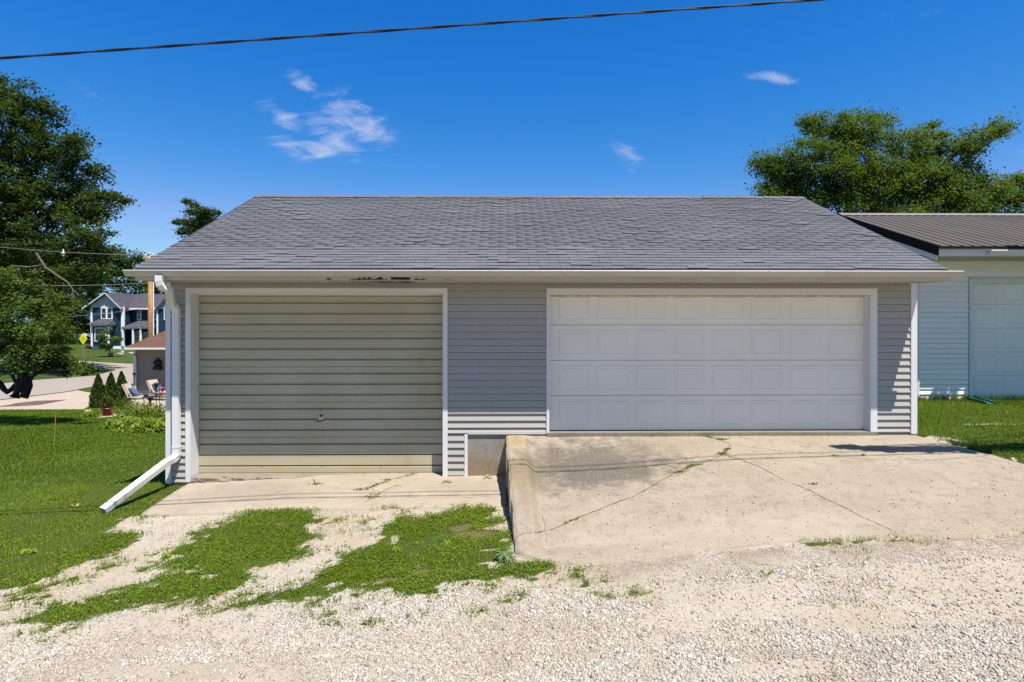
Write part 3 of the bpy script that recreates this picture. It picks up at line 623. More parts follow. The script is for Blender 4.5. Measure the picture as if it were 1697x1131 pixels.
# roof
EY, EZ = -.665, 2.484; RYD, RZ = 3.47, 4.385; RL, RRT = -5.265, 6.448
def roofz(y): return EZ+(RZ-EZ)*(y-EY)/(RYD-EY)
def roof():
    sl_ = math.hypot(RYD-EY, RZ-EZ); n = 36; ex = sl_/n; ang = math.atan2(RZ-EZ, RYD-EY)
    by = 2*RYD-EY
    rf = MB().add([(RL,EY,EZ-.03),(RRT,EY,EZ-.03),(RRT,RYD,RZ-.03),(RL,RYD,RZ-.03),(RL,by,EZ-.03),(RRT,by,EZ-.03),
                   (RL,EY,EZ-.06),(RRT,EY,EZ-.06),(RRT,RYD,RZ-.09),(RL,RYD,RZ-.09),(RL,by,EZ-.06),(RRT,by,EZ-.06)],
                  [(0,1,2,3),(3,2,5,4),(6,9,8,7),(9,10,11,8),(0,6,7,1),(4,5,11,10),(0,3,9,6),(3,4,10,9),(1,7,8,2),(2,8,11,5)]).build('roof', DARKROOF, GAR)
    def tab(w):                                             # local: x across, y up the slope
        h = ex+.02; t0 = .011; mb = MB()
        return mb.add([(0,0,0),(w,0,0),(w,h,-.008),(0,h,-.008),(0,0,t0),(w,0,t0),(w,h,0),(0,h,0)], [(4,5,6,7),(0,1,5,4),(1,2,6,5),(3,0,4,7),(0,3,2,1)])
    me = tab(.2995).mesh('shingle', SHING_O); count = 0; V = []; F = []
    ca, sa = math.cos(ang), math.sin(ang)
    for r in range(n):
        off = (r % 2)*.1525+((r*7) % 3)*.006; x = RL-off
        while x < RRT-.01:
            a, b = max(x, RL+random.uniform(-.006,.004)), min(x+.2995, RRT+random.uniform(-.004,.008)); s = r*ex
            if b-a > .02:
                dz = random.uniform(0, .004)+(random.uniform(.003,.009) if random.random() < .13 else 0); jy = random.uniform(-.0015,.0015)
                y0 = EY+(s+jy)*ca; z0 = EZ+(s+jy)*sa-.022+dz
                if count < 300:
                    use = me if b-a > .2985 else tab(b-a).mesh('shingle', SHING_O)
                    inst('shingle', use, rf, (a, y0, z0), rot=(ang, 0, 0)); count += 1
                else:
                    h = ex+.02; k = len(V)
                    for (lx, ly, lz) in ((0,0,0),(b-a,0,0),(b-a,h,-.008),(0,h,-.008),(0,0,.011),(b-a,0,.011),(b-a,h,0),(0,h,0)):
                        V.append((a+lx, y0+ly*ca-lz*sa, z0+ly*sa+lz*ca))
                    F += [(k+4,k+5,k+6,k+7),(k,k+1,k+5,k+4),(k+1,k+2,k+6,k+5),(k+3,k,k+4,k+7),(k,k+3,k+2,k+1)]
            x += .305
    bulk('shingle_field', V, F, SHING_I, rf, kind='stuff')
    mb = MB(); x = RL
    while x < RRT-.05:
        b = min(x+.19, RRT); t = random.uniform(0, .008)
        mb.add([(x,RYD-.13,roofz(RYD-.13)+.004+t),(b,RYD-.13,roofz(RYD-.13)-.002+t),(b,RYD,RZ+.008+t),(x,RYD,RZ+.02+t),(x,RYD+.13,roofz(RYD-.13)+.004+t),(b,RYD+.13,roofz(RYD-.13)-.002+t)],
               [(0,1,2,3),(3,2,5,4),(0,3,4)]); x = b
    mb.build('ridge_cap', SHING_I, rf)
    MB().box(RL+.01, RRT-.01, EY+.005, EY+.012, EZ-.075, EZ-.024).build('drip_edge', TRIM, rf)
roof()
def gable_walls():
    for x, s in ((XL+.02, -1), (XR-.02, 1)):
        z = -.70; mb = MB()
        while z < RZ-.15:
            h = BH; y0, y1 = .06, 2*RYD-.0
            if z+h > SOF: y0 = max(y0, EY+(z+h-EZ+.12)/(RZ-EZ)*(RYD-EY)+.0); y1 = 2*RYD-y0
            if y1-y0 > .1: mb.add([(x+s*.014,y0,z),(x+s*.014,y1,z),(x,y1,z+h),(x,y0,z+h),(x-s*.05,y0,z),(x-s*.05,y1,z)], [(0,1,2,3),(0,4,5,1)])
            z += h
        mb.box(min(x-s*.05,x-s*.1), max(x-s*.05,x-s*.1), .1, 2*RYD-.1, -.8, SOF)
        mb.build('gable_wall', SIDING, GAR)
    MB().box(XL, XR, 2*RYD-.1, 2*RYD, -.8, SOF+.1).build('back_wall', SIDING, GAR)
gable_walls()
# downspout: swept rectangular pipe
def pipe(path, w, d, name, m, parent, hollow=True):
    P = [Vector(p) for p in path]; mb = MB(); n = len(P)
    for i, p in enumerate(P):
        t = (P[min(i+1,n-1)]-P[max(i-1,0)]).normalized(); side = Vector((1,0,0)); side = (side-t*side.dot(t)).normalized(); nn = t.cross(side)
        for sx, sn in ((-1,-1),(1,-1),(1,1),(-1,1)): mb.v.append(tuple(p+side*sx*w/2+nn*sn*d/2))
    mb.f = [(4*i+j, 4*i+(j+1)%4, 4*i+4+(j+1)%4, 4*i+4+j) for i in range(n-1) for j in range(4)]
    return mb.build(name, m, parent)
def downspout():
    xt = X(266, -.68); xb = X(292.5, -.07); yb = -.072
    pts = [(xt,-.70,ZG-.07),(xt,-.70,ZG-.15),(xt+.01,-.695,ZG-.20),(xt+.03,-.66,ZG-.24),(xt+.07,-.59,ZG-.275),(xb-.03,-.15,ZG-.46),(xb-.008,-.10,ZG-.50),(xb,yb-.01,ZG-.55),(xb,yb,ZG-.60),(xb,yb,Z(750,yb))]
    ds = pipe(pts, .098, .075, 'downspout', TRIM, GAR)
    s = gnd(171, 853); a = Vector((xb,yb,Z(750,yb)-.001)); e = Vector((s.x, s.y, s.z+.055))
    pts = [a+Vector((0,0,.06)), a, a+Vector((-.003,-.015,-.045)), a+Vector((-.015,-.075,-.075)), a+(e-a)*.14+Vector((0,0,-.02)), e]
    pipe(pts, .102, .08, 'downspout_extension', TRIM, ds)
    for py in (524, 739, 752): z = Z(py, yb); MB().box(xb-.053, xb+.053, yb-.041, yb+.05, z-.016, z+.016).build('strap', TRIM, ds)
downspout()

# ------------------------------------------------------------------ neighbouring white garage
G2Y = 3.85
def white_garage():
    g = thing('white_garage', 'white garage with a brown ribbed metal roof beside the grey garage', 'garage', (11, G2Y, -.06))
    xl = X(1519, G2Y); xr = 17.0; sof = 3.06; d_l = X(1611, G2Y); d_r = d_l+4.98; zt = Z(469, G2Y); y = G2Y
    w = MB().box(xl+.02, d_l-.04, y+.03, y+.16, -.3, sof+.1).box(d_l, d_r, y+.03, y+.16, zt+.05, sof+.1).box(d_r+.05, xr, y+.03, y+.16, -.3, sof+.1).build('siding_wall', SIDING_W, g)
    boards(w, X(1522.5, y), X(1604, y), -.03, sof, y, .1142, SIDING_W)
    boards(w, X(1604, y), d_r+.1, Z(460, y), sof, y, .1142, SIDING_W)
    boards(w, d_r+.11, xr, -.03, sof, y, .1142, SIDING_W)
    MB().box(xl, X(1522.3, y), y-.03, y+.08, -.10, sof).build('corner_board', TRIM, g)
    MB().box(xl, xl+.1, y+.1, y+5.2, -.3, sof).build('side_wall', SIDING_W, g)
    MB().box(X(1605, y), d_l, y-.03, y+.17, -.08, Z(461.5, y)).build('door_jamb', TRIM, g)
    MB().box(d_r, d_r+.09, y-.03, y+.17, -.08, Z(461.5, y)).build('door_jamb', TRIM, g)
    MB().box(d_l, d_r, y-.03, y+.17, zt, Z(461.7, y)).build('door_header', TRIM, g)
    yd = y+.09; xs = [X(1614.5+46.6*i, yd) for i in range(8)]
    panel_door(g, d_l, d_r, -.035, [.5335]*5, yd, xs, .505, WDOOR2)
    MB().box(xl+.03, d_r+.2, y+.005, y+.12, -.4, -.06).build('foundation', FOUND, g)
    # roof
    ey = y-.96; ez = 3.275; ry = 6.47; rz = 4.555; rl = 8.93
    MET = plain('brown_metal_roof', (.080,.066,.052), .6, .12, 1.5, spec=.25); DARKM = plain('black_rake_metal', (.014,.013,.012), .85, spec=.08)
    def rzf(yy): return ez+(rz-ez)*(yy-ey)/(ry-ey)
    by = 2*ry-ey
    rf = MB().add([(rl,ey-.03,rzf(ey-.03)),(xr,ey-.03,rzf(ey-.03)),(xr,ry,rz),(rl,ry,rz),(rl,by,ez),(xr,by,ez),(rl,ey-.03,rzf(ey-.03)-.02),(xr,ey-.03,rzf(ey-.03)-.02),(xr,ry,rz-.02),(rl,ry,rz-.02),(rl,by,ez-.02),(xr,by,ez-.02)],
        [(0,1,2,3),(3,2,5,4),(6,9,8,7),(9,10,11,8),(0,6,7,1),(0,3,9,6),(3,4,10,9),(4,5,11,10)]).build('roof', MET, g)
    rb = MB(); a = math.atan2(rz-ez, ry-ey); L = math.hypot(ry-ey+.03, rz-rzf(ey-.03))
    rb.add([(-.030,0,0),(-.012,0,.022),(.012,0,.022),(.030,0,0),(-.030,L,0),(-.012,L,.022),(.012,L,.022),(.030,L,0)], [(0,1,5,4),(1,2,6,5),(2,3,7,6),(0,3,2,1),(4,5,6,7)])
    me = rb.mesh('roof_rib', MET); x = rl+.03
    while x < xr:
        inst('roof_rib', me, rf, (x, ey-.03, rzf(ey-.03)-.001), rot=(a,0,0))
        x += .2286
    mb = MB()
    for k in range(30):
        for q in range(3):
            pass
    MB().prof([(ry-.16, rzf(ry-.16)+.026),(ry-.155, rzf(ry-.16)+.034),(ry, rz+.05),(ry+.155, rzf(ry-.16)+.034),(ry+.16, rzf(ry-.16)+.026),(ry, rz+.038)], rl-.02, xr).build('ridge_cap', plain('ridge_metal', (.19,.165,.15), .45), rf)
    MB().prof([(ey-.045,rzf(ey-.03)-.006),(ey-.045,ez-.07),(ey-.03,ez-.07),(ey-.03,rzf(ey-.03)-.02)], rl-.01, xr).build('eave_trim', DARKM, rf)
    rk = MB(); x0, x1 = rl-.025, rl-.002
    rk.add([(x0,ey-.045,rzf(ey-.045)+.01),(x0,ry,rz+.02),(x0,ry,rz-.17),(x0,ey-.045,rzf(ey-.045)-.20),(x1,ey-.045,rzf(ey-.045)+.01),(x1,ry,rz+.02),(x1,ry,rz-.17),(x1,ey-.045,rzf(ey-.045)-.20)],
           [(0,1,2,3),(4,7,6,5),(0,3,7,4),(0,4,5,1),(3,2,6,7)]); rk.build('rake_trim', DARKM, rf)
    wk = MB(); x0, x1 = rl+.005, rl+.03
    wk.add([(x0,ey+.04,rzf(ey)-.03),(x0,ry,rz-.03),(x0,ry,rz-.34),(x0,ey+.04,rzf(ey)-.30),(x1,ey+.04,rzf(ey)-.03),(x1,ry,rz-.03),(x1,ry,rz-.34),(x1,ey+.04,rzf(ey)-.30)],
           [(0,1,2,3),(4,7,6,5),(0,3,7,4),(0,4,5,1),(3,2,6,7)]); wk.build('rake_board', TRIM, rf)
    MB().box(rl+.031, xr, ey+.035, ey+.06, sof+.0, ez-.03).build('fascia', TRIM, g)
    MB().box(rl+.02, xr, ey+.06, y+.02, sof, sof+.015).build('soffit', SOFM, g)
    gx = X(1645, ey-.1)
    ey += .06
    MB().prof([(ey-.026, ez-.10),(ey-.026,ez-.19),(ey-.085,ez-.195),(ey-.135,ez-.11),(ey-.13,ez-.095),(ey-.125,ez-.105),(ey-.08,ez-.185),(ey-.03,ez-.18),(ey-.03,ez-.10)], gx, xr).prof([(ey-.026, ez-.10),(ey-.026,ez-.19),(ey-.085,ez-.195),(ey-.135,ez-.11)], gx-.005, gx-.001).build('gutter', TRIM, g)
    # gable closing wall
    MB().add([(xl,y+.1,sof),(xl,2*ry-y,sof),(xl,ry,rz-.25),(xl+.1,y+.1,sof),(xl+.1,2*ry-y,sof),(xl+.1,ry,rz-.25)], [(0,1,2),(3,5,4),(0,2,5,3),(1,4,5,2)]).build('gable_wall', SIDING_W, g)
white_garage()
def splash_tray():
    p = gnd(1600, 663); q = gnd(1642, 673); d = (q-p).normalized(); n = Vector((-d.y, d.x, 0)).normalized(); L = (q-p).length
    mb = MB(); prof = [(-.11,.055),(-.085,.055),(-.075,.012),(.075,.012),(.085,.055),(.11,.055),(.10,.0),(-.10,.0)]
    for k in range(15):
        c = p+d*L*k/14; r = .006*(k % 2)
        for a, b in prof: mb.v.append((c.x+n.x*a, c.y+n.y*a, c.z+b+.06-.03*k/14+r))
    m = len(prof); mb.f = [(k*m+i, k*m+(i+1)%m, (k+1)*m+(i+1)%m, (k+1)*m+i) for k in range(14) for i in range(m)]
    t = mb.build('splash_tray', plain('green_plastic', (.03,.16,.11), .4, .15, 20), None, label='green plastic drain tray lying in the grass below the white garage door', cat='drain tray')
splash_tray()

# ------------------------------------------------------------------ overhead wires
def cable(name, a, b, r, m, label, sag=0.0, strands=1, group=None, n=60, cat='wire'):
    a, b = Vector(a), Vector(b); mb = MB()
    for s in range(strands):
        pts = []
        for i in range(n+1):
            t = i/n; p = a.lerp(b, t); p.z -= sag*4*t*(1-t)
            if strands > 1:
                ph = t*(b-a).length*5.5+s*2*math.pi/strands; p = p+Vector((0, math.cos(ph)*r*.8, math.sin(ph)*r*.8))
            pts.append(p)
        mb.tube(pts, r, 6)
    return mb.build(name, m, None, True, label=label, cat=cat, group=group)
CABLE = plain('cable_black', (.016,.016,.017), .6, .3, 30, spec=.25)
wa, wb = at(0, 95, -2.83), at(1330, 0, -2.83); dw = wb-wa
cable('overhead_wire', wa-dw*1.5, wb+dw*1.2,   .0085, CABLE, 'black twisted service wire crossing the sky above the grey roof', .012, 2, None, 260)
cable('overhead_wire', wa-dw*1.5+Vector((0,-.23,1.12)), wb+dw*1.2+Vector((0,-.23,1.12)), .010, CABLE, 'higher black wire out of view whose shadow crosses the driveway nearer the white door', .06)

# ------------------------------------------------------------------ vegetation builders
def leaf_mesh(name, C, size, m, parent, up=.6, elong=1.5, kind=None):        # C: leaf centres
    n = len(C); nr = RNG.normal(size=(n,3)); nr[:,2] = np.abs(nr[:,2])+up; nr /= np.linalg.norm(nr, axis=1)[:,None]
    d = RNG.normal(size=(n,3)); d -= nr*(d*nr).sum(1)[:,None]; d /= np.linalg.norm(d, axis=1)[:,None]; s = np.cross(nr, d)
    L = size*RNG.uniform(.6, 1.3, n)[:,None]; W = L/elong*.5
    V = np.stack([C-d*L*.5, C+s*W+nr*W*.35, C+d*L*.5-nr*L*.12, C-s*W+nr*W*.35], 1).reshape(-1,3)
    i = np.arange(n)*4; F = np.stack([np.stack([i,i+1,i+2],1), np.stack([i,i+2,i+3],1)], 1).reshape(-1,3)
    return bulk(name, V, F, m, parent, kind=kind)
def clusters(lobes, total, csize, shell=.55, flat=.55, per=95):
    wt = np.array([l[1][0]*l[1][1]+l[1][0]*l[1][2]+l[1][1]*l[1][2] for l in lobes]); wt = wt/wt.sum(); out = []; cen = []
    for (c, r), w in zip(lobes, wt):
        k = max(4, int(total*w/per)); d = RNG.normal(size=(k,3)); d /= np.linalg.norm(d, axis=1)[:,None]
        rad = RNG.uniform(shell**2, 1, k)**.5; cc = np.array(c)+d*rad[:,None]*np.array(r); cen.append(cc)
        m = (per*RNG.uniform(.5,1.5,k)).astype(int); idx = np.repeat(np.arange(k), m)
        off = RNG.normal(size=(len(idx),3))*np.array([1,1,flat])*csize*RNG.uniform(.6,1.3,k)[idx][:,None]*.55
        out.append(cc[idx]+off)
    return np.concatenate(out), cen
def limb(mb, a, b, r0, r1, wob=.08, n=6, sides=6):
    a, b = Vector(a), Vector(b); L = (b-a).length; P = []; ph = [random.uniform(-1,1) for _ in range(6)]
    for i in range(n+1):
        t = i/n; q = a.lerp(b, t); e = math.sin(math.pi*t)*L*wob
        q += Vector((ph[0]*math.sin(t*5+ph[3])*e, ph[1]*math.sin(t*4+ph[4])*e, (ph[2]*.5+.6)*e)); P.append(q)
    mb.tube(P, [r0+(r1-r0)*i/n for i in range(n+1)], sides); return P
def tree(name, label, base, fork, lobes, leaves, leaf, csize, lm, bm, r0, group=None, cat='tree', twigs=5, shell=.5, extra=None, lean=.03):
    t = thing(name, label, cat, base, group); mb = MB(); fork = Vector(fork)
    tr = MB(); limb(tr, Vector(base)-Vector((0,0,.3)), fork, r0, r0*.62, lean, 8, 9); tr.build('trunk', bm, t, True)
    C, cen = clusters(lobes, leaves, csize, shell)
    for (c, r), cc in zip(lobes, cen):
        c = Vector(c); st = fork+Vector((0,0,random.uniform(-.2,.25)*(fork.z-base[2])))
        p = limb(mb, st, c, r0*(.10+.10*min(3,r[0]))*(.5 if r[0] < .9 else 1), r0*.05, .10, 7)
        for q in random.sample(range(len(cc)), min(twigs, len(cc))): limb(mb, p[random.randint(3, 6)], cc[q], r0*.09, .012, .08, 4, 4)
    if extra: extra(mb)
    mb.build('limbs', bm, t, True); leaf_mesh('crown', C, leaf, lm, t)
    return t
def on(x, y): return (x, y, float(gz(x, y)))
def lob(px, py, y, r, ry=None, rz=None):                     # lobe of a crown: photo pixel at distance y, radii in metres
    p = at(px, py, y); return ((p.x, p.y, p.z), (r, ry or r, rz or r*.8))
# tall maple across the street, its crown running out of the picture
def maples():
    Y = 41.0; b = on(X(-60, Y), Y+1)
    L = []
    for px, py, r in ((20,190,2.6),(-50,150,3.0),(55,235,2.4),(100,255,2.3),(135,290,2.0),(172,345,1.6),(120,345,2.6),(60,330,3.2),(0,300,3.6),(-70,300,4.5),(150,395,1.7),(90,410,3.0),(20,400,3.2),(185,335,.9),
                      (-40,420,4),(60,470,2.6),(120,450,2.2),(70,185,1.4),(40,160,1.3),(110,225,1.1)):
        p = at(px, py, Y+random.uniform(-2.5,2.5)); r *= 1.13; L.append(((p.x,p.y,p.z),(r,r*1.1,r*.78)))
    mt = tree('maple_tree', 'tall dark maple reaching above the roofs at the edge of the picture', b, (b[0]+.4,b[1],b[2]+4.5), L, 84000, .25, .80, LEAF_D, BARK, .5, 'tall trees across the street', twigs=7, shell=.35)
    DEAD = plain('dead_bark', (.10,.085,.068), .9, .3, 6); mb = MB()
    mb.tube([at(a, c, 34) for a, c in ((60,420),(75,443),(92,455),(112,468),(122,482),(131,490))], [.09,.075,.07,.055,.035,.02], 6).build('dead_limb', DEAD, mt)
    MB().tube([at(a, c, 34.2) for a, c in ((108,465),(119,478),(123,492),(128,500))], [.04,.035,.025,.015], 5).build('dead_limb', DEAD, mt)
    MB().tube([at(a, c, 34) for a, c in ((20,441),(46,443),(62,441),(76,438))], [.07,.065,.05,.03], 6).build('dead_limb', DEAD, mt)
    Y = 84; b = on(X(120, Y), Y)
    L = []
    for px, py, r in ((180,440,2.6),(205,455,1.9),(215,480,1.5),(170,480,2.8),(130,470,3.4),(150,510,2.4),(100,510,3.2),(120,540,3),(60,520,4.6),(20,500,4.8),(128,560,2.2),(195,420,1.4),(222,428,.9),(165,425,2.2),(185,445,2.2),(208,440,1.6),(120,430,3.0),(90,450,3.2),(60,440,3.0),(30,450,3.2)):
        p = at(px, py, Y+random.uniform(-2,2)); r *= 1.28; L.append(((p.x,p.y,p.z),(r,r,r*.8)))
    tree('shade_tree', 'broad dark tree standing behind the blue house and the yellow sign', b, (b[0],b[1],b[2]+5), L, 46000, .36, 1.1, LEAF_D, BARK, .45, 'tall trees across the street')
    Y = 100; b = on(X(250, Y), Y); L = []
    for px, py, r in ((235,468,2.4),(262,470,2.2),(285,475,2.6),(250,485,3)): p = at(px, py, Y); L.append(((p.x,p.y,p.z),(r,r,r*.9)))
    tree('hedgerow_tree', 'low green tree showing over the far blue house roof', b, (b[0],b[1],b[2]+4), L, 6000, .34, .9, LEAF_M, BARK, .35, 'tall trees across the street')
maples()
def near_left_tree():                                         # low tree with sawn-off stem before the street
    Y = 10.8; b = on(X(-75, Y), Y); L = []
    for px, py, r in ((20,560,.95),(70,545,.95),(88,572,.7),(45,500,.9),(90,510,.8),(0,520,1.1),(20,460,.9),(122,606,.36),(60,590,.85),(100,605,.6),(10,588,.7),(-50,540,1.6),(-40,470,1.4),(60,470,.6),(140,613,.3),(120,612,.3),(85,600,.4)):
        p = at(px, py, Y+random.uniform(-.7,.7)); L.append(((p.x,p.y,p.z),(r*.98,r*.9,r*.55)))
    def extra(mb):
        k = [at(*q, Y-.2) for q in ((-75,600),(-30,620),(0,635),(6,645),(12,650),(20,645),(28,636),(36,622),(40,605),(43,590))]
        mb.tube(k, [.11,.10,.085,.085,.085,.08,.08,.075,.06,.045], 8)
        for pts in (((40,618),(52,630),(60,618),(78,610)),((44,632),(58,622),(75,608),(95,600)),((27,636),(20,622),(15,612)),((40,605),(52,585),(60,570)),((95,600),(108,625)),((30,636),(33,618),(40,600))):
            mb.tube([at(*q, Y-.15) for q in pts], [.05,.045,.035,.02][:len(pts)], 6)
        mb.tube([at(40,618,Y-.2), at(30,645,Y-.25), at(24,659,Y-.3)], [.12,.15,.155], 9)
        mb.tube([at(44,615,Y-.1), at(47,640,Y-.2), at(39,660,Y-.3)], [.10,.125,.13], 9)
    t = tree('dogwood_tree', 'low spreading green tree with dark sawn limbs hanging before the street', b, (b[0]+.2,b[1],b[2]+1.2), L, 17000, .105, .3, LEAF_S, BARK_D, .16, extra=extra, twigs=6, shell=.3)
near_left_tree()
def right_trees():
    Y = 24.0; b = on(X(1430, Y), Y); L = []
    for px, py, r in ((1290,275,1.3),(1330,255,1.4),(1265,275,.8),(1345,215,1.15),(1375,225,1.2),(1410,215,1.3),(1415,195,.7),(1345,200,.5),(1450,225,1.3),(1462,200,.7),(1500,235,1.2),(1480,205,.45),(1535,250,1.4),(1530,215,.6),(1560,225,.4),(1590,250,.9),(1620,225,.62),(1645,210,.52),(1660,212,.38),
       (1610,275,.6),(1300,310,1.5),(1350,300,1.8),(1400,290,2),(1450,300,2),(1500,300,2),(1550,300,1.9),(1600,310,1.6),(1640,310,1.1),(1270,330,1.3),(1320,345,1.6),(1400,345,2),(1480,345,2),(1560,345,2),(1620,345,1.5),(1400,250,1.2),(1625,245,.6),(1605,232,.5),(1640,225,.5),(1560,238,.7),(1655,222,.3)):
        p = at(px, py, Y+random.uniform(-1.4,1.4)); L.append(((p.x,p.y,p.z),(r,r*1.1,r*.72)))
    tree('ash_tree', 'wide light green tree rising behind the brown metal roof', b, (b[0],b[1],b[2]+4.2), L, 96000, .135, .52, LEAF_M, BARK_D, .35, 'trees behind the white garage', twigs=7, shell=.25)
    Y = 33; b = on(X(1690, Y), Y); L = []
    for px, py, r in ((1660,330,1.2),(1690,315,1.3),(1645,345,1.2),(1700,350,1.6),(1730,310,1.8),(1680,300,.6)): p = at(px, py, Y); L.append(((p.x,p.y,p.z),(r,r,r*.8)))
    tree('ash_tree', 'smaller loose tree half cut off beside the wide green tree above the metal roof', b, (b[0],b[1],b[2]+4), L, 7000, .2, .55, LEAF_M, BARK_D, .25, 'trees behind the white garage', shell=.3)
right_trees()
def pine():
    Y = 46.0; b = on(X(335, Y), Y); t = thing('pine_tree', 'dark pine top showing over the slope of the grey roof', 'tree', b)
    top = at(322, 330, Y); MB().tube([b, (b[0], b[1], top.z*.6), at(330, 345, Y), top], [.35,.25,.10,.04], 8).build('trunk', BARK_D, t, True)
    C = []; mb = MB()
    cl = [(311,335,.5),(322,341,.45),(318,352,.6),(334,350,.8),(348,352,.75),(358,353,.45),(340,360,.8),(300,368,.55),(292,369,.35),(312,371,.7),(326,366,.9),(307,383,.6),(322,382,.9),(340,376,1.0),(350,368,.7),(300,386,.35),(330,395,1.2),(360,372,.8),(370,385,1.0)]
    for px, py, r in cl:
        p = at(px, py, Y+random.uniform(-.8,.8)); s = at(332, py+9, Y); limb(mb, s, p, .05, .02, .03, 4, 4)
        n = int(800*r); o = RNG.normal(size=(n,3))*np.array([r*.50,r*.5,r*.24]); C.append(np.array(p)+o)
    for k in range(26):
        z = b[2]+2+k*.42; r = 3.0-k*.05; a = random.uniform(0, 6.28); p = Vector((b[0]+math.cos(a)*r*.7, b[1]+math.sin(a)*r*.7, z)); limb(mb, (b[0],b[1],z-.2), p, .05, .02, .03, 4, 4)
        C.append(np.array(p)+RNG.normal(size=(160,3))*np.array([.8,.8,.3]))
    mb.build('limbs', BARK_D, t); leaf_mesh('crown', np.concatenate(C), .2, LEAF_C, t, up=.3, elong=2.2)
pine()
def shade_limb():                                             # tree just outside the frame; one leafy limb shades the drive
    b = on(14.2, -2.6); L = []
    for sx, sy, h, rx, ry, rz in ((5.45,-.62,5.5,.42,.09,.10),(5.75,-.68,5.5,.3,.04,.04),(5.02,-.52,5.5,.2,.02,.03),(6.3,-.72,5.5,.6,.012,.02),(7.1,-.74,5.6,.6,.10,.12),(8.1,-.74,5.7,.8,.12,.14),(9.3,-.72,6.0,1.0,.2,.2)):
        L += [((sx+h*.269, sy-h*.346, h-.2), (rx, ry, rz))]*3
    L += [((11.75,1.99,5.6),(1.05,.11,.2)),((13.3,1.99,5.6),(1.5,.11,.2))]*4+[((14.0,-3.0,7.6),(1.9,1.8,1.3)),((15.5,-2.4,8.2),(1.8,1.8,1.3)),((14.8,-4,8.8),(1.6,1.6,1.2))]
    tree('street_tree', 'leafy tree out of view whose limb shades the driveway corner', b, (b[0],b[1],b[2]+4.6), L, 17000, .10, .055, LEAF_M, BARK, .2, shell=.1, twigs=2)
shade_limb()

# ------------------------------------------------------------------ street, paths and the neighbours' plots
def sheet(name, poly, m, dz, step=1.0, **kw):
    b = bmesh.new(); f = b.faces.new([b.verts.new((p[0], p[1], 0)) for p in poly])
    xs = [p[0] for p in poly]; ys = [p[1] for p in poly]
    for ax, lo, hi in ((0, min(xs), max(xs)), (1, min(ys), max(ys))):
        k = math.ceil(lo/step)*step
        while k < hi:
            co = (k,0,0) if ax == 0 else (0,k,0); no = (1,0,0) if ax == 0 else (0,1,0)
            bmesh.ops.bisect_plane(b, geom=b.verts[:]+b.edges[:]+b.faces[:], plane_co=co, plane_no=no); k += step
    for v in b.verts: v.co.z = float(gz(v.co.x, v.co.y))+dz
    bmesh.ops.recalc_face_normals(b, faces=b.faces)
    for q in b.faces:
        if q.normal.z < 0: q.normal_flip()
    me = bpy.data.meshes.new(name); b.to_mesh(me); b.free(); me.materials.append(m)
    return finish(bpy.data.objects.new(name, me), None, kind='structure', **kw)
SHEETS = []
def psheet(name, pts, m, dz, **kw):
    poly = px_poly(pts); SHEETS.append(poly); return sheet(name, poly, m, dz, **kw)
APRON = m_concrete('apron_concrete', (.34,.275,.21), (.38,.315,.245), (.27,.22,.165))
RED = plain('red_paving', (.12,.06,.055), .9, .2, 4, .2, 40)
psheet('street', [(-260,662),(0,637.5),(60,631),(110,627.5),(157,624),(200,612),(330,600),(330,628),(222,637),(190,640),(150,643),(128,647.3),(100,652),(50,658),(0,664),(-260,690)], STREET, .05)
psheet('side_street', [(-160,597),(20,598),(55,597),(140,599.5),(222,604),(320,607),(320,618),(215,616.5),(186,613),(150,609),(60,604),(-160,604)], STREET, .035)
psheet('neighbour_driveway', [(-200,700),(-60,683),(0,680.5),(139,680),(152,672),(158,662),(150,652),(128,647.8),(100,652.5),(50,658.5),(0,664.5),(-200,685)], APRON, .03)
psheet('red_paving', [(-30,678),(0,675),(25,670),(60,666),(110,664),(85,669),(55,673.2),(30,674.5),(0,675.6)], RED, .045)
psheet('garden_path', [(139,680.4),(150,679.5),(158,685),(185,684),(203,680),(222,657),(310,654),(310,686),(245,690),(200,691),(165,694),(149,690.5)], APRON, .022)
psheet('footpath', [(192,586),(230,583.5),(330,582),(330,584.5),(230,586),(200,588)], APRON, .035)

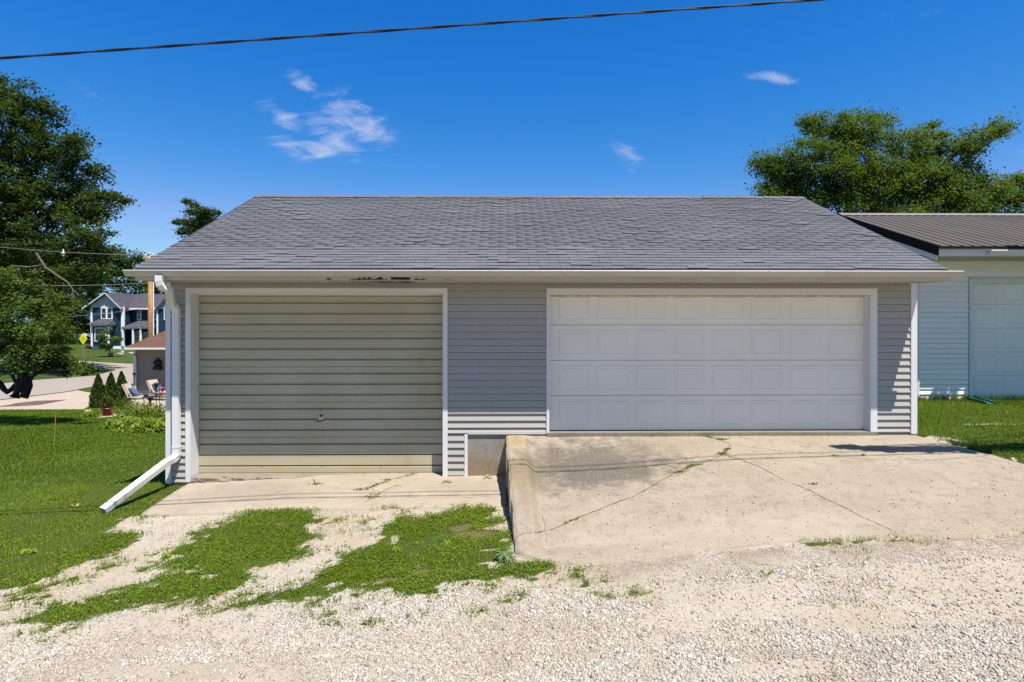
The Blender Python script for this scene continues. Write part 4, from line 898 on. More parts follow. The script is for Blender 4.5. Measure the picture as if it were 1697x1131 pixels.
def tan_house():
    Y = 23.0; xl = X(222, Y); xr = xl+13; zb = float(gz(xl+2, Y)); zt = Z(577, Y); t = thing('tan_house', 'low tan sided house with a brown shingled roof', 'house', (xl+6, Y, zb))
    mb = MB(); z = zb; h = .115
    while z < zt: mb.prof([(Y-.014,z),(Y-.014,z+.01),(Y+.006,z+h-.016),(Y+.02,z+h-.012),(Y+.02,z+h),(Y+.05,z+h),(Y+.05,z)], xl, xr); z += h
    mb.build('wall', SIDING_T, t, kind='stuff'); MB().box(xl, xl+.1, Y+.06, Y+8, zb-.3, zt).build('side_wall', SIDING_T, t)
    MB().box(xl-.02, xl+.10, Y-.035, Y+.04, zb, zt).build('corner_board', TRIM, t)
    ey = Y-.72; ez = Z(575.5, ey); ry = Y+4.4; rz = ez+1.12; x0 = X(207, ey)
    mb = MB(); n = 34
    for k in range(n):                                       # lapped shingle courses
        y0 = ey+(ry-ey)*k/n; y1 = ey+(ry-ey)*(k+1)/n+.01; za = ez+(rz-ez)*k/n+.014; zc = ez+(rz-ez)*(k+1)/n
        x = x0-random.uniform(0,.3)
        while x < xr+.3:
            a, b = max(x, x0), min(x+.33, xr+.3)
            if b > a: mb.add([(a,y0,za-.014),(b,y0,za-.014),(b,y0,za),(a,y0,za),(b,y1,zc),(a,y1,zc)], [(0,1,2,3),(3,2,4,5)])
            x += .335
    rf = MB().add([(x0,ey,ez-.02),(xr+.3,ey,ez-.02),(xr+.3,ry,rz-.02),(x0,ry,rz-.02),(x0,2*ry-ey,ez-.02),(xr+.3,2*ry-ey,ez-.02)], [(0,1,2,3),(3,2,5,4)]).build('roof', BROWNROOF, t)
    mb.build('shingle_field', BROWNROOF, rf, kind='stuff')
    MB().box(x0, xr+.3, ey-.09, ey-.005, ez-.12, ez-.015).build('gutter', TRIM, t)
    MB().box(x0+.03, xr+.2, ey, Y, zt-.01, zt+.01).build('soffit', TRIM, t)
    xd = X(223.5, Y-.1); pipe([(xd-.28,ey-.05,ez-.12),(xd-.28,ey-.04,ez-.24),(xd-.02,Y-.12,ez-.48),(xd,Y-.08,ez-.6),(xd,Y-.08,zb+.2),(xd+.02,Y-.35,zb+.08)], .13, .09, 'downspout', TRIM, t)
    # hanging bell ornament
    p = at(261, 604, Y-.1); mb = MB()
    IRON = plain('iron', (.025,.022,.02), .6, .3, 12, metal=.3)
    o = thing('wall_ornament', 'dark bell-shaped metal ornament hung on the tan house wall', 'wall ornament', (p.x, Y-.03, p.z))
    MB().lathe((p.x,Y-.05,p.z), [(.02,.36),(.05,.33),(.03,.28),(.13,.24),(.21,.14),(.22,.02),(.12,-.03),(.12,-.07),(.24,-.12),(.26,-.24),(.20,-.30)], 14).build('bell_body', IRON, o, True)
    MB().lathe((p.x+.0,Y-.09,p.z-.27), [(.02,.1),(.09,.04),(.08,-.05),(.02,-.09)], 10).build('clapper', plain('pale_stone', (.3,.25,.2), .8), o, True)
    return zb
tan_house()
def blue_house():
    Y = 71.0; P = lambda px, py, d=0: at(px, py, Y+d); zb = Z(575, Y, 180); t = thing('blue_house', 'dark blue two storey house with white trim and grey gables', 'house', (X(200,Y), Y, zb))
    def bx(name, x0, y0, x1, y1, d0, d1, m, par=None):
        a, b = P(x0, y1), P(x1, y0); return MB().box(a.x, b.x, Y+d0, Y+d1, a.z, b.z).build(name, m, par or t)
    def win(x0, y0, x1, y1, d, par=t, mull=0):
        f = bx('window', x0, y0, x1, y1, d-.10, d, WHITE, par); n = mull+1; w = (x1-x0)/n
        for i in range(n):
            bx('pane', x0+i*w+1.6, y0+1.8, x0+(i+1)*w-1.6, (y0+y1)/2-.5, d-.12, d-.101, GLASS, f)
            bx('pane', x0+i*w+1.6, (y0+y1)/2+.5, x0+(i+1)*w-1.6, y1-1.8, d-.12, d-.101, GLASS, f)
    bx('wall', 152, 509, 203, 574, 0, 9, NAVY); bx('wall', 203, 511, 290, 574, 1.8, 10, NAVY)
    bx('foundation', 152, 574, 206, 578.5, -.05, 9, WHITE); bx('foundation', 206, 574, 290, 578.5, 1.6, 9, WHITE)
    bx('corner_board', 151, 509, 153.6, 574, -.12, .2, WHITE); bx('corner_board', 201.5, 509, 205.5, 574, -.12, .2, WHITE)
    g = [P(140,510.5), P(178,485), P(204,510)]
    MB().prism([(q.x, q.z) for q in (P(147,510), P(178,487.5), P(202,510))], Y-.06, Y+.2).build('gable', GREYSH, t)
    for a, b in ((P(140,511.5), P(178,485)), (P(178,485), P(205,511.5))):
        mb = MB(); mb.add([(a.x,Y-.5,a.z),(b.x,Y-.5,b.z),(b.x,Y+9,b.z),(a.x,Y+9,a.z),(a.x,Y-.5,a.z-.22),(b.x,Y-.5,b.z-.22),(b.x,Y+9,b.z-.22),(a.x,Y+9,a.z-.22)], [(0,1,2,3),(4,7,6,5),(0,4,5,1),(1,5,6,2),(2,6,7,3),(3,7,4,0)])
        r = mb.build('roof', DARKROOF, t); MB().add([(a.x,Y-.56,a.z+.02),(b.x,Y-.56,b.z+.02),(b.x,Y-.56,b.z-.2),(a.x,Y-.56,a.z-.2),(a.x,Y-.505,a.z+.02),(b.x,Y-.505,b.z+.02),(b.x,Y-.505,b.z-.2),(a.x,Y-.505,a.z-.2)], [(0,1,2,3),(4,7,6,5),(0,4,5,1),(2,6,7,3)]).build('rake_board', GREYSH, r)
    win(168, 509.5, 187, 529, 0, mull=1)
    # bay
    a = P(161,541), ; bx('bay_wall', 161, 539, 188.5, 574, -1.0, 0, NAVY); win(166, 543, 185, 566, -1.0)
    bx('corner_board', 160, 539, 162.5, 574, -1.1, -.9, WHITE); bx('corner_board', 187, 539, 189.5, 574, -1.1, -.9, WHITE); bx('bay_frieze', 160, 537.5, 189.5, 540.5, -1.1, 0, WHITE)
    q = [P(155.5,538), P(193.5,538), P(188,529.5), P(165,529.5)]
    MB().add([(q[0].x,Y-1.5,q[0].z),(q[1].x,Y-1.5,q[1].z),(q[2].x,Y-.1,q[2].z),(q[3].x,Y-.1,q[3].z),(q[0].x,Y,q[0].z),(q[1].x,Y,q[1].z)], [(0,1,2,3),(1,5,2),(4,0,3),(0,4,5,1)]).build('bay_roof', DARKROOF, t)
    # long wing
    e0, e1, r0, r1 = P(203,511.5), P(292,512.5), P(181,484), P(292,484.5)
    MB().add([(e0.x,Y+1.3,e0.z),(e1.x,Y+1.3,e1.z),(r1.x,Y+6,r1.z),(r0.x,Y+6,r0.z),(e0.x,Y+1.3,e0.z-.2),(e1.x,Y+1.3,e1.z-.2),(r0.x,Y+11,e0.z),(r1.x,Y+11,e1.z)], [(0,1,2,3),(0,4,5,1),(3,2,7,6)]).build('roof', DARKROOF, t)
    bx('gutter', 205, 510.5, 290, 513, 1.1, 1.3, WHITE)
    win(214, 512.5, 221.3, 530.5, 1.8); win(236.5, 512.5, 247.5, 531, 1.8)
    q = [P(204,543.5), P(251,543.5), P(238,531.5), P(217,531.5)]
    MB().add([(q[0].x,Y-.6,q[0].z),(q[1].x,Y-.6,q[1].z),(q[2].x,Y+1.7,q[2].z),(q[3].x,Y+1.7,q[3].z),(q[0].x,Y+1.7,q[0].z),(q[1].x,Y+1.7,q[1].z)], [(0,1,2,3),(1,5,2),(4,0,3),(0,4,5,1)]).build('porch_roof', DARKROOF, t)
    bx('porch_beam', 205, 543.5, 250, 545, -.5, -.2, WHITE); bx('porch_shade_panel', 206, 545, 250, 574, 1.75, 1.79, plain('porch_shade', (.02,.025,.035), .8))  # dark panel over the navy wall paints in the shade of the porch recess
    for x in (206, 222.5, 235): bx('porch_post', x, 545, x+2.2, 574, -.5, -.25, WHITE)
    win(225.5, 551, 231, 570, 1.75); win(212, 549, 217, 568, 1.75)
    # right hand cross gable
    bx('wall', 257, 511, 300, 574, .6, 9, NAVY); bx('corner_board', 255.8, 511, 258, 574, .5, .7, WHITE)
    MB().prism([(v.x, v.z) for v in (P(256,512), P(283,486), P(310,512))], Y+.5, Y+.7).build('gable', GREYSH, t); win(268, 511, 277, 530.5, .6, mull=1)
    for a, b in ((P(254,513.5), P(283,484.5)), (P(283,484.5), P(312,513.5))):
        MB().add([(a.x,Y+.2,a.z),(b.x,Y+.2,b.z),(b.x,Y+9,b.z),(a.x,Y+9,a.z),(a.x,Y+.2,a.z-.22),(b.x,Y+.2,b.z-.22)], [(0,1,2,3),(0,4,5,1)]).build('roof', DARKROOF, t)
    # small house beyond
    Y2 = 100.0; c = thing('cottage', 'small white cottage with an orange roof glimpsed behind the yellow sign', 'house', (X(128,Y2), Y2, Z(577,Y2)))
    a, b = at(124,577,Y2), at(141,553,Y2); MB().box(a.x, b.x+1, Y2, Y2+5, a.z-1, b.z).build('wall', WHITE, c)
    a, b = at(122,553.5,Y2-.4), at(142,546,Y2+2.5); MB().add([(a.x,Y2-.4,a.z),(b.x+1,Y2-.4,a.z),(b.x+1,Y2+2.5,b.z+.5),(a.x+1,Y2+2.5,b.z+.5),(a.x,Y2+5.4,a.z),(b.x+1,Y2+5.4,a.z)], [(0,1,2,3),(3,2,5,4)]).build('roof', BROWNROOF, c)
blue_house()

# ------------------------------------------------------------------ street furniture
def yellow_sign():
    b = gnd(137, 600); Y = b.y; YEL = plain('sign_yellow', (.72,.66,.01), .5, .04); c = at(137.6, 562, Y); r = at(137.6, 552.6, Y).z-c.z
    t = thing('road_sign', 'yellow diamond warning sign on a grey post by the street', 'sign', tuple(b))
    MB().tube([(c.x,Y+.06,b.z),(c.x,Y+.06,c.z+r*.7)], .06, 6).build('post', plain('galvanised', (.22,.23,.23), .5, .1, metal=.5), t)
    a = R(28); ca, sa = math.cos(a), math.sin(a); pts = [(0,r),(r*.72,0),(0,-r),(-r*.72,0)]
    mb = MB(); mb.add([(c.x+u, Y, c.z+v) for u, v in pts]+[(c.x+u, Y+.02, c.z+v) for u, v in pts], [(0,1,2,3),(4,7,6,5),(0,4,5,1),(1,5,6,2),(2,6,7,3),(3,7,4,0)]); f = mb.build('sign_plate', YEL, t)
    BL = plain('sign_black', (.22,.19,.012), .6)
    for s, z, w in (('SLOW', .30, .55), ('CHILDREN AT', -.02, 1.25), ('PLAY', -.34, .55)):
        cu = bpy.data.curves.new('lettering', 'FONT'); cu.body = s; cu.align_x = 'CENTER'; cu.align_y = 'CENTER'; cu.size = r*.19; cu.extrude = .004
        tmp = bpy.data.objects.new('lettering_curve', cu); COL.objects.link(tmp); me = bpy.data.meshes.new_from_object(tmp.evaluated_get(bpy.context.evaluated_depsgraph_get())); bpy.data.objects.remove(tmp); me.materials.clear(); me.materials.append(BL)
        o = bpy.data.objects.new('lettering', me); o.location = (c.x, Y-.012, c.z+z*r); o.rotation_euler = (R(90), 0, 0); finish(o, f)
yellow_sign()
def pole():
    b = gnd(249, 640); Y = 33.0; x = X(249.3, Y); z0 = float(gz(x, Y)); zt = Z(424, Y)
    t = thing('utility_pole', 'brown wooden utility pole rising behind the tan house roof', 'pole', (x, Y, z0))
    MB().tube([(x,Y,z0-.3),(x,Y,(z0+zt)/2),(x,Y,zt)], [.17,.16,.14], 12).build('shaft', WOODPOLE, t, True)
    MB().tube([(x+.24,Y-.05,z0),(x+.24,Y-.05,zt-1.2)], .035, 6).build('conduit', WHITE, t)
    INS = plain('grey_porcelain', (.45,.45,.44), .3); 
    for dx, dz in ((-.28,.0),(0,.16),(.2,.05)): MB().lathe((x+dx,Y-.1,zt+dz-.15), [(.05,0),(.09,.04),(.05,.09),(.09,.13),(.04,.2)], 8).build('insulator', INS, t)
    MB().box(x-.45, x+.4, Y-.13, Y-.06, zt-.32, zt-.2).build('crossarm', WOODPOLE, t)
    W = plain('far_wire', (.17,.17,.17), .6)
    e = Vector((x, Y-.1, zt))
    cable('utility_line', e, at(-150, 390, 36), .022, W, 'topmost grey wire running from the pole across the dark trees', .35, n=30)
    cable('utility_line', Vector((x,Y-.1,Z(470,Y))), at(-150, 466, 30), .02, W, 'middle grey wire running level across the dark trees', .25, n=30)
    cable('utility_line', at(240, 511, 70), at(-150, 532, 40), .028, W, 'lowest grey wire drooping in front of the blue house', .5, n=30)
    d = at(105, 417, 34); l = thing('wire_fitting', 'small pale fitting hanging on the topmost grey wire', 'fitting', tuple(d))
    MB().lathe((d.x,d.y,d.z-.25), [(.03,0),(.12,.06),(.14,.14),(.06,.2),(.05,.34),(.02,.42)], 10).build('housing', INS, l, True); MB().lathe((d.x,d.y,d.z-.36), [(.05,0),(.1,.05),(.03,.11)], 8).build('lens', INS, l, True)
pole()
def stake():
    b = gnd(90, 737); h = Z(684, b.y)-b.z; t = thing('marker_stake', 'thin lawn marker stake with an orange top', 'stake', tuple(b))
    MB().tube([(b.x,b.y,b.z-.1),(b.x+.02,b.y,b.z+h*.6)], .007, 6).build('rod', plain('stake_green', (.25,.30,.03), .5), t)
    MB().tube([(b.x+.02,b.y,b.z+h*.6),(b.x+.035,b.y,b.z+h)], .009, 6).build('tip', plain('stake_orange', (.62,.13,.02), .5), t)
stake()

# ------------------------------------------------------------------ garden beside the tan house
def arborvitae(px, top, base_y, label):
    b = gnd(px, base_y); h = Z(top, b.y)-b.z; t = thing('arborvitae', label, 'shrub', tuple(b), 'arborvitae along the garden path'); n = 2600
    MB().tube([(b.x,b.y,b.z-.1),(b.x,b.y,b.z+h*.7)], [.04,.015], 6).build('trunk', BARK_D, t)
    u = RNG.uniform(0,1,n)**.85; a = RNG.uniform(0,6.283,n); lo = np.sin(a*3+px)*.16+np.sin(a*5+u*9+px)*.14+np.sin(u*23+a*2)*.08
    r = (.38*np.clip((1-u),0,1)**.75*np.clip(u*6+.45,0,1))*(1+lo)*RNG.uniform(.72,1.05,n)*h/1.45
    C = np.stack([b.x+r*np.cos(a), b.y+r*np.sin(a), b.z+.03+u*h], 1)
    leaf_mesh('foliage', C, .095, LEAF_A, t, up=.15, elong=1.9)
for px, top, by, lb in ((162.5,620,677,'left dark arborvitae nearest the neighbour driveway'),(184,618,676,'middle tall dark arborvitae behind the red flowerpot'),(201,616,673,'right dark arborvitae beside the green bush')): arborvitae(px, top, by, lb)
def leaf_plant(mb, c, n, L, W, rise, droop, rnd):
    for i in range(n):
        a = i*2.399+rnd.uniform(-.3,.3); s = rnd.uniform(.6,1.05); d = Vector((math.cos(a), math.sin(a), 0)); w = Vector((-d.y, d.x, 0)); k = i/n
        P = [c+Vector((0,0,.02)), c+d*L*s*.45+Vector((0,0,rise*(1.1-k*.6))), c+d*L*s*.8+Vector((0,0,rise*(1-k*.7))), c+d*L*s*1.08+Vector((0,0,rise*(.9-k*.7)-droop))]
        ww = [W*.12, W*.8, W*.9, W*.05]; v = []
        for p, q in zip(P, ww): v += [p-w*q*.5+Vector((0,0,q*.12)), p+w*q*.5+Vector((0,0,q*.12))]
        mb.add(v, [(0,1,3,2),(2,3,5,4),(4,5,7,6)])
ORD = ('first','second','third','fourth','fifth','sixth','seventh')
HOSTA = []; FLOW = []
def clump_mesh(n, r, h, size, elong, up):
    d = RNG.normal(size=(n,3)); d /= np.linalg.norm(d, axis=1)[:,None]; d[:,2] = np.abs(d[:,2]); C = d*RNG.uniform(.55,1,n)[:,None]*np.array([r,r,h])*(1+.2*np.sin(d[:,:1]*8+d[:,1:2]*5))
    o = leaf_mesh('foliage', C, size, LEAF_H, None, up=up, elong=elong); me = o.data; bpy.data.objects.remove(o); return me
for k in range(3): HOSTA.append(clump_mesh(210, .36, .30, .125, 1.7, .55))
for k in range(2): FLOW.append(clump_mesh(330, .32, .55, .11, 3.2, .25))
FLR = plain('red_petals', (.45,.06,.02), .6); FLW = plain('pale_petals', (.6,.55,.35), .6)
def plant(name, me, px, py, s, label, group, petals=None):
    b = gnd(px, py); o = inst(name, me, None, (b.x, b.y, b.z), (s, s, s*random.uniform(.9,1.15)), (0,0,random.uniform(0,6)), label=label, cat='plant', group=group)
    return o
for i, (px, py, s) in enumerate(((193,711,1.0),(206,714,1.05),(220,716,1.15),(234,717,1.1),(248,717,1.15),(262,717,1.15),(275,717,1.1),(199,704,1.0),(214,707,1.05),(228,709,1.05),(243,709,1.05),(257,709,1.0),(270,709,1.05))):
    plant('hosta_plant', HOSTA[i % 3], px, py, s, ORD[i if i < 7 else i-7]+' hosta from the tan path end, '+('front' if i < 7 else 'second')+' row of the garden bed', 'hostas in the garden bed')
for i, (px, py, s) in enumerate(((206,699,1),(219,700,1.1),(232,701,1.15),(246,701,1.1),(260,701,1),(273,701,1),(226,693,1.0),(240,694,1.1),(254,694,1),(268,694,.9))):
    plant('flower_plant', FLOW[i % 2], px, py, s, ORD[i if i < 6 else i-6]+' narrow leaved perennial from the path end, '+('just behind the hostas' if i < 6 else 'row nearest the patio'), 'perennials in the garden bed')
for px, py, m in ((250,690,FLR),(273,690,FLR),(222,697,FLW),(240,700,FLW),(196,702,FLW)):
    b = gnd(px, py+8); z = Z(py, b.y); mb = MB()
    for k in range(7): a = k*.9; q = Vector((b.x+math.cos(a)*.05, b.y+math.sin(a)*.05, z+.015*(k % 2))); mb.add([q+Vector((-.035,0,-.02)), q+Vector((.035,0,-.02)), q+Vector((.03,.02,.035)), q+Vector((-.03,.02,.035))], [(0,1,2,3)])
    s = thing('garden_flower', {250:'red flower by the torch pole above the garden bed',273:'red flower beside the garage corner above the garden bed',222:'cream flower below the patio chair above the garden bed',240:'cream flower between the two others in the garden bed',196:'cream flower at the path end of the garden bed'}[px], 'flower', (b.x,b.y,b.z), 'flowers in the garden bed'); mb.build('bloom', m, s); MB().tube([(b.x,b.y,b.z),(b.x,b.y,z)], .006, 4).build('stem', LEAF_H, s)
for px, py, s, lb in ((148,690,.8,'small hosta at the tip of the garden path by the driveway'),(156,692,.85,'small hosta nearest the lawn left of the red flowerpot'),(165,688,.8,'small hosta touching the red flowerpot on its left'),(190,687,.75,'small hosta right of the red flowerpot')): plant('hosta_plant', HOSTA[px % 3], px, py, s, lb, 'hostas by the flowerpot')
def bush(px, py, wpx, hpx, label, m=LEAF_S, n=1800, name='bush', leaf=.07):
    b = gnd(px, py); sc = FPX/(b.y-CAM.y); w, h = wpx/sc/2, hpx/sc; t = thing(name, label, 'bush', tuple(b))
    d = RNG.normal(size=(n,3)); d /= np.linalg.norm(d, axis=1)[:,None]; d[:,2] = np.abs(d[:,2]); r = RNG.uniform(.5,1,n)[:,None]*(1+.18*np.sin(d[:,:1]*9+d[:,1:2]*7))
    leaf_mesh('foliage', np.array(b)+d*r*np.array([w,w*.8,h]), leaf, m, t); MB().tube([(b.x,b.y,b.z-.1),(b.x,b.y,b.z+h*.5)], .02, 5).build('stem', BARK_D, t)
bush(203,684,34,24,'bright green low bush beside the right arborvitae', LEAF_M)
bush(166,577,12,9,'small green bush at the foot of the blue house bay', LEAF_M, 500, leaf=.16); bush(148,577.5,11,6,'reddish shrub at the corner of the blue house', plain('red_foliage',(.16,.05,.04),.8), 400, leaf=.15)
def pot(px, ytop, ybase, wtop, m, label, plant_h, name='flowerpot', saucer=True):
    b = gnd(px, ybase); sc = FPX/(b.y-CAM.y); r = wtop/sc/2; h = (ybase-ytop)/sc; t = thing(name, label, 'flowerpot', tuple(b))
    MB().lathe(tuple(b), [(r*.68,.02),(r*.95,h*.85),(r*1.05,h*.86),(r*1.05,h),(r*.92,h),(r*.9,h*.9)], 18).build('pot', m, t, True)
    if saucer: MB().lathe((b.x,b.y,b.z), [(r*.95,0),(r*1.05,.04),(r*.7,.035)], 18).build('saucer', plain('saucer_clay', (.12,.07,.05), .8), t)
    n = 420; d = RNG.normal(size=(n,3)); d /= np.linalg.norm(d, axis=1)[:,None]; C = np.array([b.x,b.y,b.z+h+plant_h*.45])+d*RNG.uniform(.3,1,n)[:,None]*np.array([r*1.25,r*1.1,plant_h*.55])
    leaf_mesh('foliage', C, .07, LEAF_S, t)
pot(177.5, 676, 690, 17, plain('oxblood_glaze', (.13,.022,.016), .3, .15, spec=.5), 'dark red flowerpot with a green plant on the garden path', .5)
pot(154.5, 665, 671, 8, plain('terracotta', (.30,.10,.05), .8), 'small terracotta pot at the foot of the left arborvitae', .25, saucer=False)
def chair(px, py, rot, label):
    b = gnd(px, py); t = thing('patio_chair', label, 'chair', tuple(b), 'cushioned patio chairs')
    ca, sa = math.cos(rot), math.sin(rot)
    def W(mb):                                               # local x = forward
        mb.v = [(b.x+x*ca-y*sa, b.y+x*sa+y*ca, b.z+z) for x, y, z in mb.v]; return mb
    CUSH = plain('beige_cushion', (.44,.37,.29), .9, .06, 6); PIL = plain('blue_pillow', (.07,.10,.19), .9, .1, 8)
    W(MB().prof([(-.30,.38),(-.32,.44),(-.28,.48),(.28,.48),(.32,.44),(.30,.38)], -.30, .42)).build('seat_cushion', CUSH, t, True)
    mb = MB(); mb.add([(-.26,-.3,.44),(-.26,.3,.44),(-.56,.3,1.08),(-.56,-.3,1.08),(-.40,-.3,.40),(-.40,.3,.40),(-.70,.3,1.06),(-.70,-.3,1.06)], [(0,1,2,3),(4,7,6,5),(0,4,5,1),(1,5,6,2),(2,6,7,3),(3,7,4,0)]); W(mb).build('back_cushion', CUSH, t)
    mb = MB(); mb.add([(-.02,-.22,.49),(-.02,.22,.49),(-.36,.22,.88),(-.36,-.22,.88),(-.16,-.2,.49),(-.16,.2,.49),(-.46,.2,.86),(-.46,-.2,.86)], [(0,1,2,3),(4,7,6,5),(0,4,5,1),(1,5,6,2),(2,6,7,3),(3,7,4,0)]); W(mb).build('pillow', PIL, t)
    for y in (-.33, .33):
        W(MB().tube([(.36,y,.0),(.30,y,.36),(-.30,y,.36),(-.44,y,.0)], .018, 6)).build('leg_frame', BLACK, t)
        W(MB().tube([(-.30,y,.36),(-.36,y,.62),(.34,y,.60),(.30,y,.36)], .016, 6)).build('arm', BLACK, t)
chair(232, 673, R(8), 'beige cushioned patio chair with a blue pillow left of the black table')
chair(268, 664, R(-12), 'beige cushioned patio chair partly hidden by the garage corner')
def patio():
    b = gnd(249, 674); t = thing('patio_table', 'round black metal patio table between the cushioned chairs', 'table', tuple(b)); h = Z(656, b.y)-b.z
    MB().lathe((b.x,b.y,b.z+h-.03), [(.34,0),(.36,.015),(.35,.03)], 20).build('tabletop', BLACK, t)
    MB().lathe(tuple(b), [(.22,0),(.20,.03),(.06,.06),(.05,h*.5),(.14,h-.06),(.1,h-.03)], 12).build('pedestal', BLACK, t, True)
    j = thing('glazed_jar', 'round blue glazed jar standing on the black patio table', 'jar', (b.x-.2,b.y,b.z+h)); MB().lathe((b.x-.2,b.y,b.z+h), [(.06,0),(.12,.07),(.11,.14),(.06,.18),(.07,.20)], 14).build('body', plain('blue_glaze', (.05,.07,.12), .25), j, True); MB().lathe((b.x-.2,b.y,b.z+h+.20), [(.075,0),(.05,.03),(.01,.05)], 12).build('lid', plain('blue_glaze_lid', (.07,.09,.14), .25), j, True)
    d = thing('small_dish', 'pale dish on the black patio table', 'dish', (b.x+.1,b.y,b.z+h)); MB().lathe((b.x+.1,b.y,b.z+h), [(.06,0),(.11,.04),(.10,.045)], 12).build('bowl', plain('pale_dish', (.4,.36,.3), .4), d); MB().lathe((b.x+.1,b.y,b.z+h+.042), [(.085,0),(.05,.03)], 8).build('fruit', plain('dish_fill', (.25,.12,.08), .7), d)
    for px, base, top, lb in ((259,694,634,'black garden torch on a thin pole before the patio chair'),(222.5,664,617,'black garden torch beside the white downspout of the tan house')):
        b = gnd(px, base); z = Z(top, b.y); q = thing('garden_torch', lb, 'torch', tuple(b), 'garden torches')
        MB().tube([(b.x,b.y,b.z-.1),(b.x,b.y,z-.15)], .013, 6).build('pole', BLACK, q); MB().lathe((b.x,b.y,z-.2), [(.02,0),(.085,.14),(.09,.19),(.03,.2),(.025,.23)], 12).build('torch_head', BLACK, q, True)
    b = gnd(264, 696); z = Z(628, b.y); q = thing('plant_hook', 'thin black shepherd hook standing in the garden bed', 'hook', tuple(b))
    x2 = X(269.5, b.y); MB().tube([(b.x,b.y,b.z-.1),(b.x,b.y,z-.05),(b.x+.03,b.y,z),(x2-.03,b.y,z+.01),(x2,b.y,z-.06)], .009, 6).build('rod', BLACK, q); MB().tube([(b.x-.06,b.y,b.z+.03),(b.x+.06,b.y,b.z+.03)], .008, 5).build('foot_bar', BLACK, q)
    f = thing('bird_feeder', 'red bird feeder hanging from the black hook', 'bird feeder', (x2, b.y, Z(645,b.y))); zf_ = Z(652, b.y); RD_ = plain('red_plastic', (.50,.03,.02), .35)
    MB().lathe((x2,b.y,zf_), [(.09,0),(.10,.03),(.04,.05)], 12).build('tray', RD_, f); MB().lathe((x2,b.y,zf_+.05), [(.04,0),(.035,.13)], 10).build('bottle', plain('syrup_glass', (.4,.25,.2), .15), f); MB().lathe((x2,b.y,zf_+.18), [(.045,0),(.09,.03),(.03,.06)], 12).build('cap', RD_, f)
    MB().tube([(x2,b.y,zf_+.24),(x2,b.y,z-.05)], .004, 4).build('hanger', BLACK, f)
patio()
def young_tree():
    b = gnd(183.5, 592); Y = b.y; L = []
    for px, py, r in ((175,556,.55),(168,562,.42),(182,566,.45),(178,548,.4),(172,572,.36),(190,564,.3),(178,577,.3),(196,562,.15)): p = at(px, py, Y); L.append(((p.x,p.y,p.z),(r*1.3,r*1.2,r*1.1)))
    tree('young_tree', 'young leafy street tree with a black bag at its foot before the blue house', b, tuple(at(180, 575, Y)), L, 1800, .15, .3, LEAF_M, BARK, .05, twigs=2)
    o = thing('watering_bag', 'black watering bag wrapped round the young tree stem', 'watering bag', tuple(b)); MB().lathe(tuple(b), [(.26,0),(.24,.35),(.14,.6),(.06,.66)], 10).build('bag', BLACK, o, True); MB().lathe((b.x,b.y,b.z+.63), [(.08,0),(.1,.05),(.05,.1)], 8).build('collar', WHITE, o)
young_tree()

# ------------------------------------------------------------------ grass, weeds, gravel
def blades(name, x, y, z, h, w, m, lean=.5, **kw):
    n = len(x); a = RNG.uniform(0, 6.283, n); dx, dy = np.cos(a), np.sin(a); b = RNG.uniform(0, 6.283, n); l = RNG.uniform(.1, 1, n)*lean*h; lx, ly = np.cos(b)*l, np.sin(b)*l
    P = np.stack([x, y, z], 1); S = np.stack([dx*w, dy*w, 0*x], 1)*.5; M = P+np.stack([lx*.35, ly*.35, h*.6], 1); T = P+np.stack([lx, ly, h*(1-.25*l/h)], 1)
    V = np.stack([P-S, P+S, M-S*.8, M+S*.8, T], 1).reshape(-1,3); i = np.arange(n)*5
    F = np.stack([np.stack([i,i+1,i+3],1), np.stack([i,i+3,i+2],1), np.stack([i+2,i+3,i+4],1)], 1).reshape(-1,3)
    return bulk(name, V, F, m, None, kind='stuff', **kw)
def scatter(n, x0, x1, y0, y1):
    return RNG.uniform(x0, x1, n), RNG.uniform(y0, y1, n)
def clear(x, y): return ~in_drive(x, y, -.015) & ~((x > PADL-.02) & (x < .06) & (y > PADF+.03)) & ~((x > -5.2) & (x < 6.5) & (y > -.02) & (y < 8)) & ~((x > 9.1) & (y > G2Y-.03))
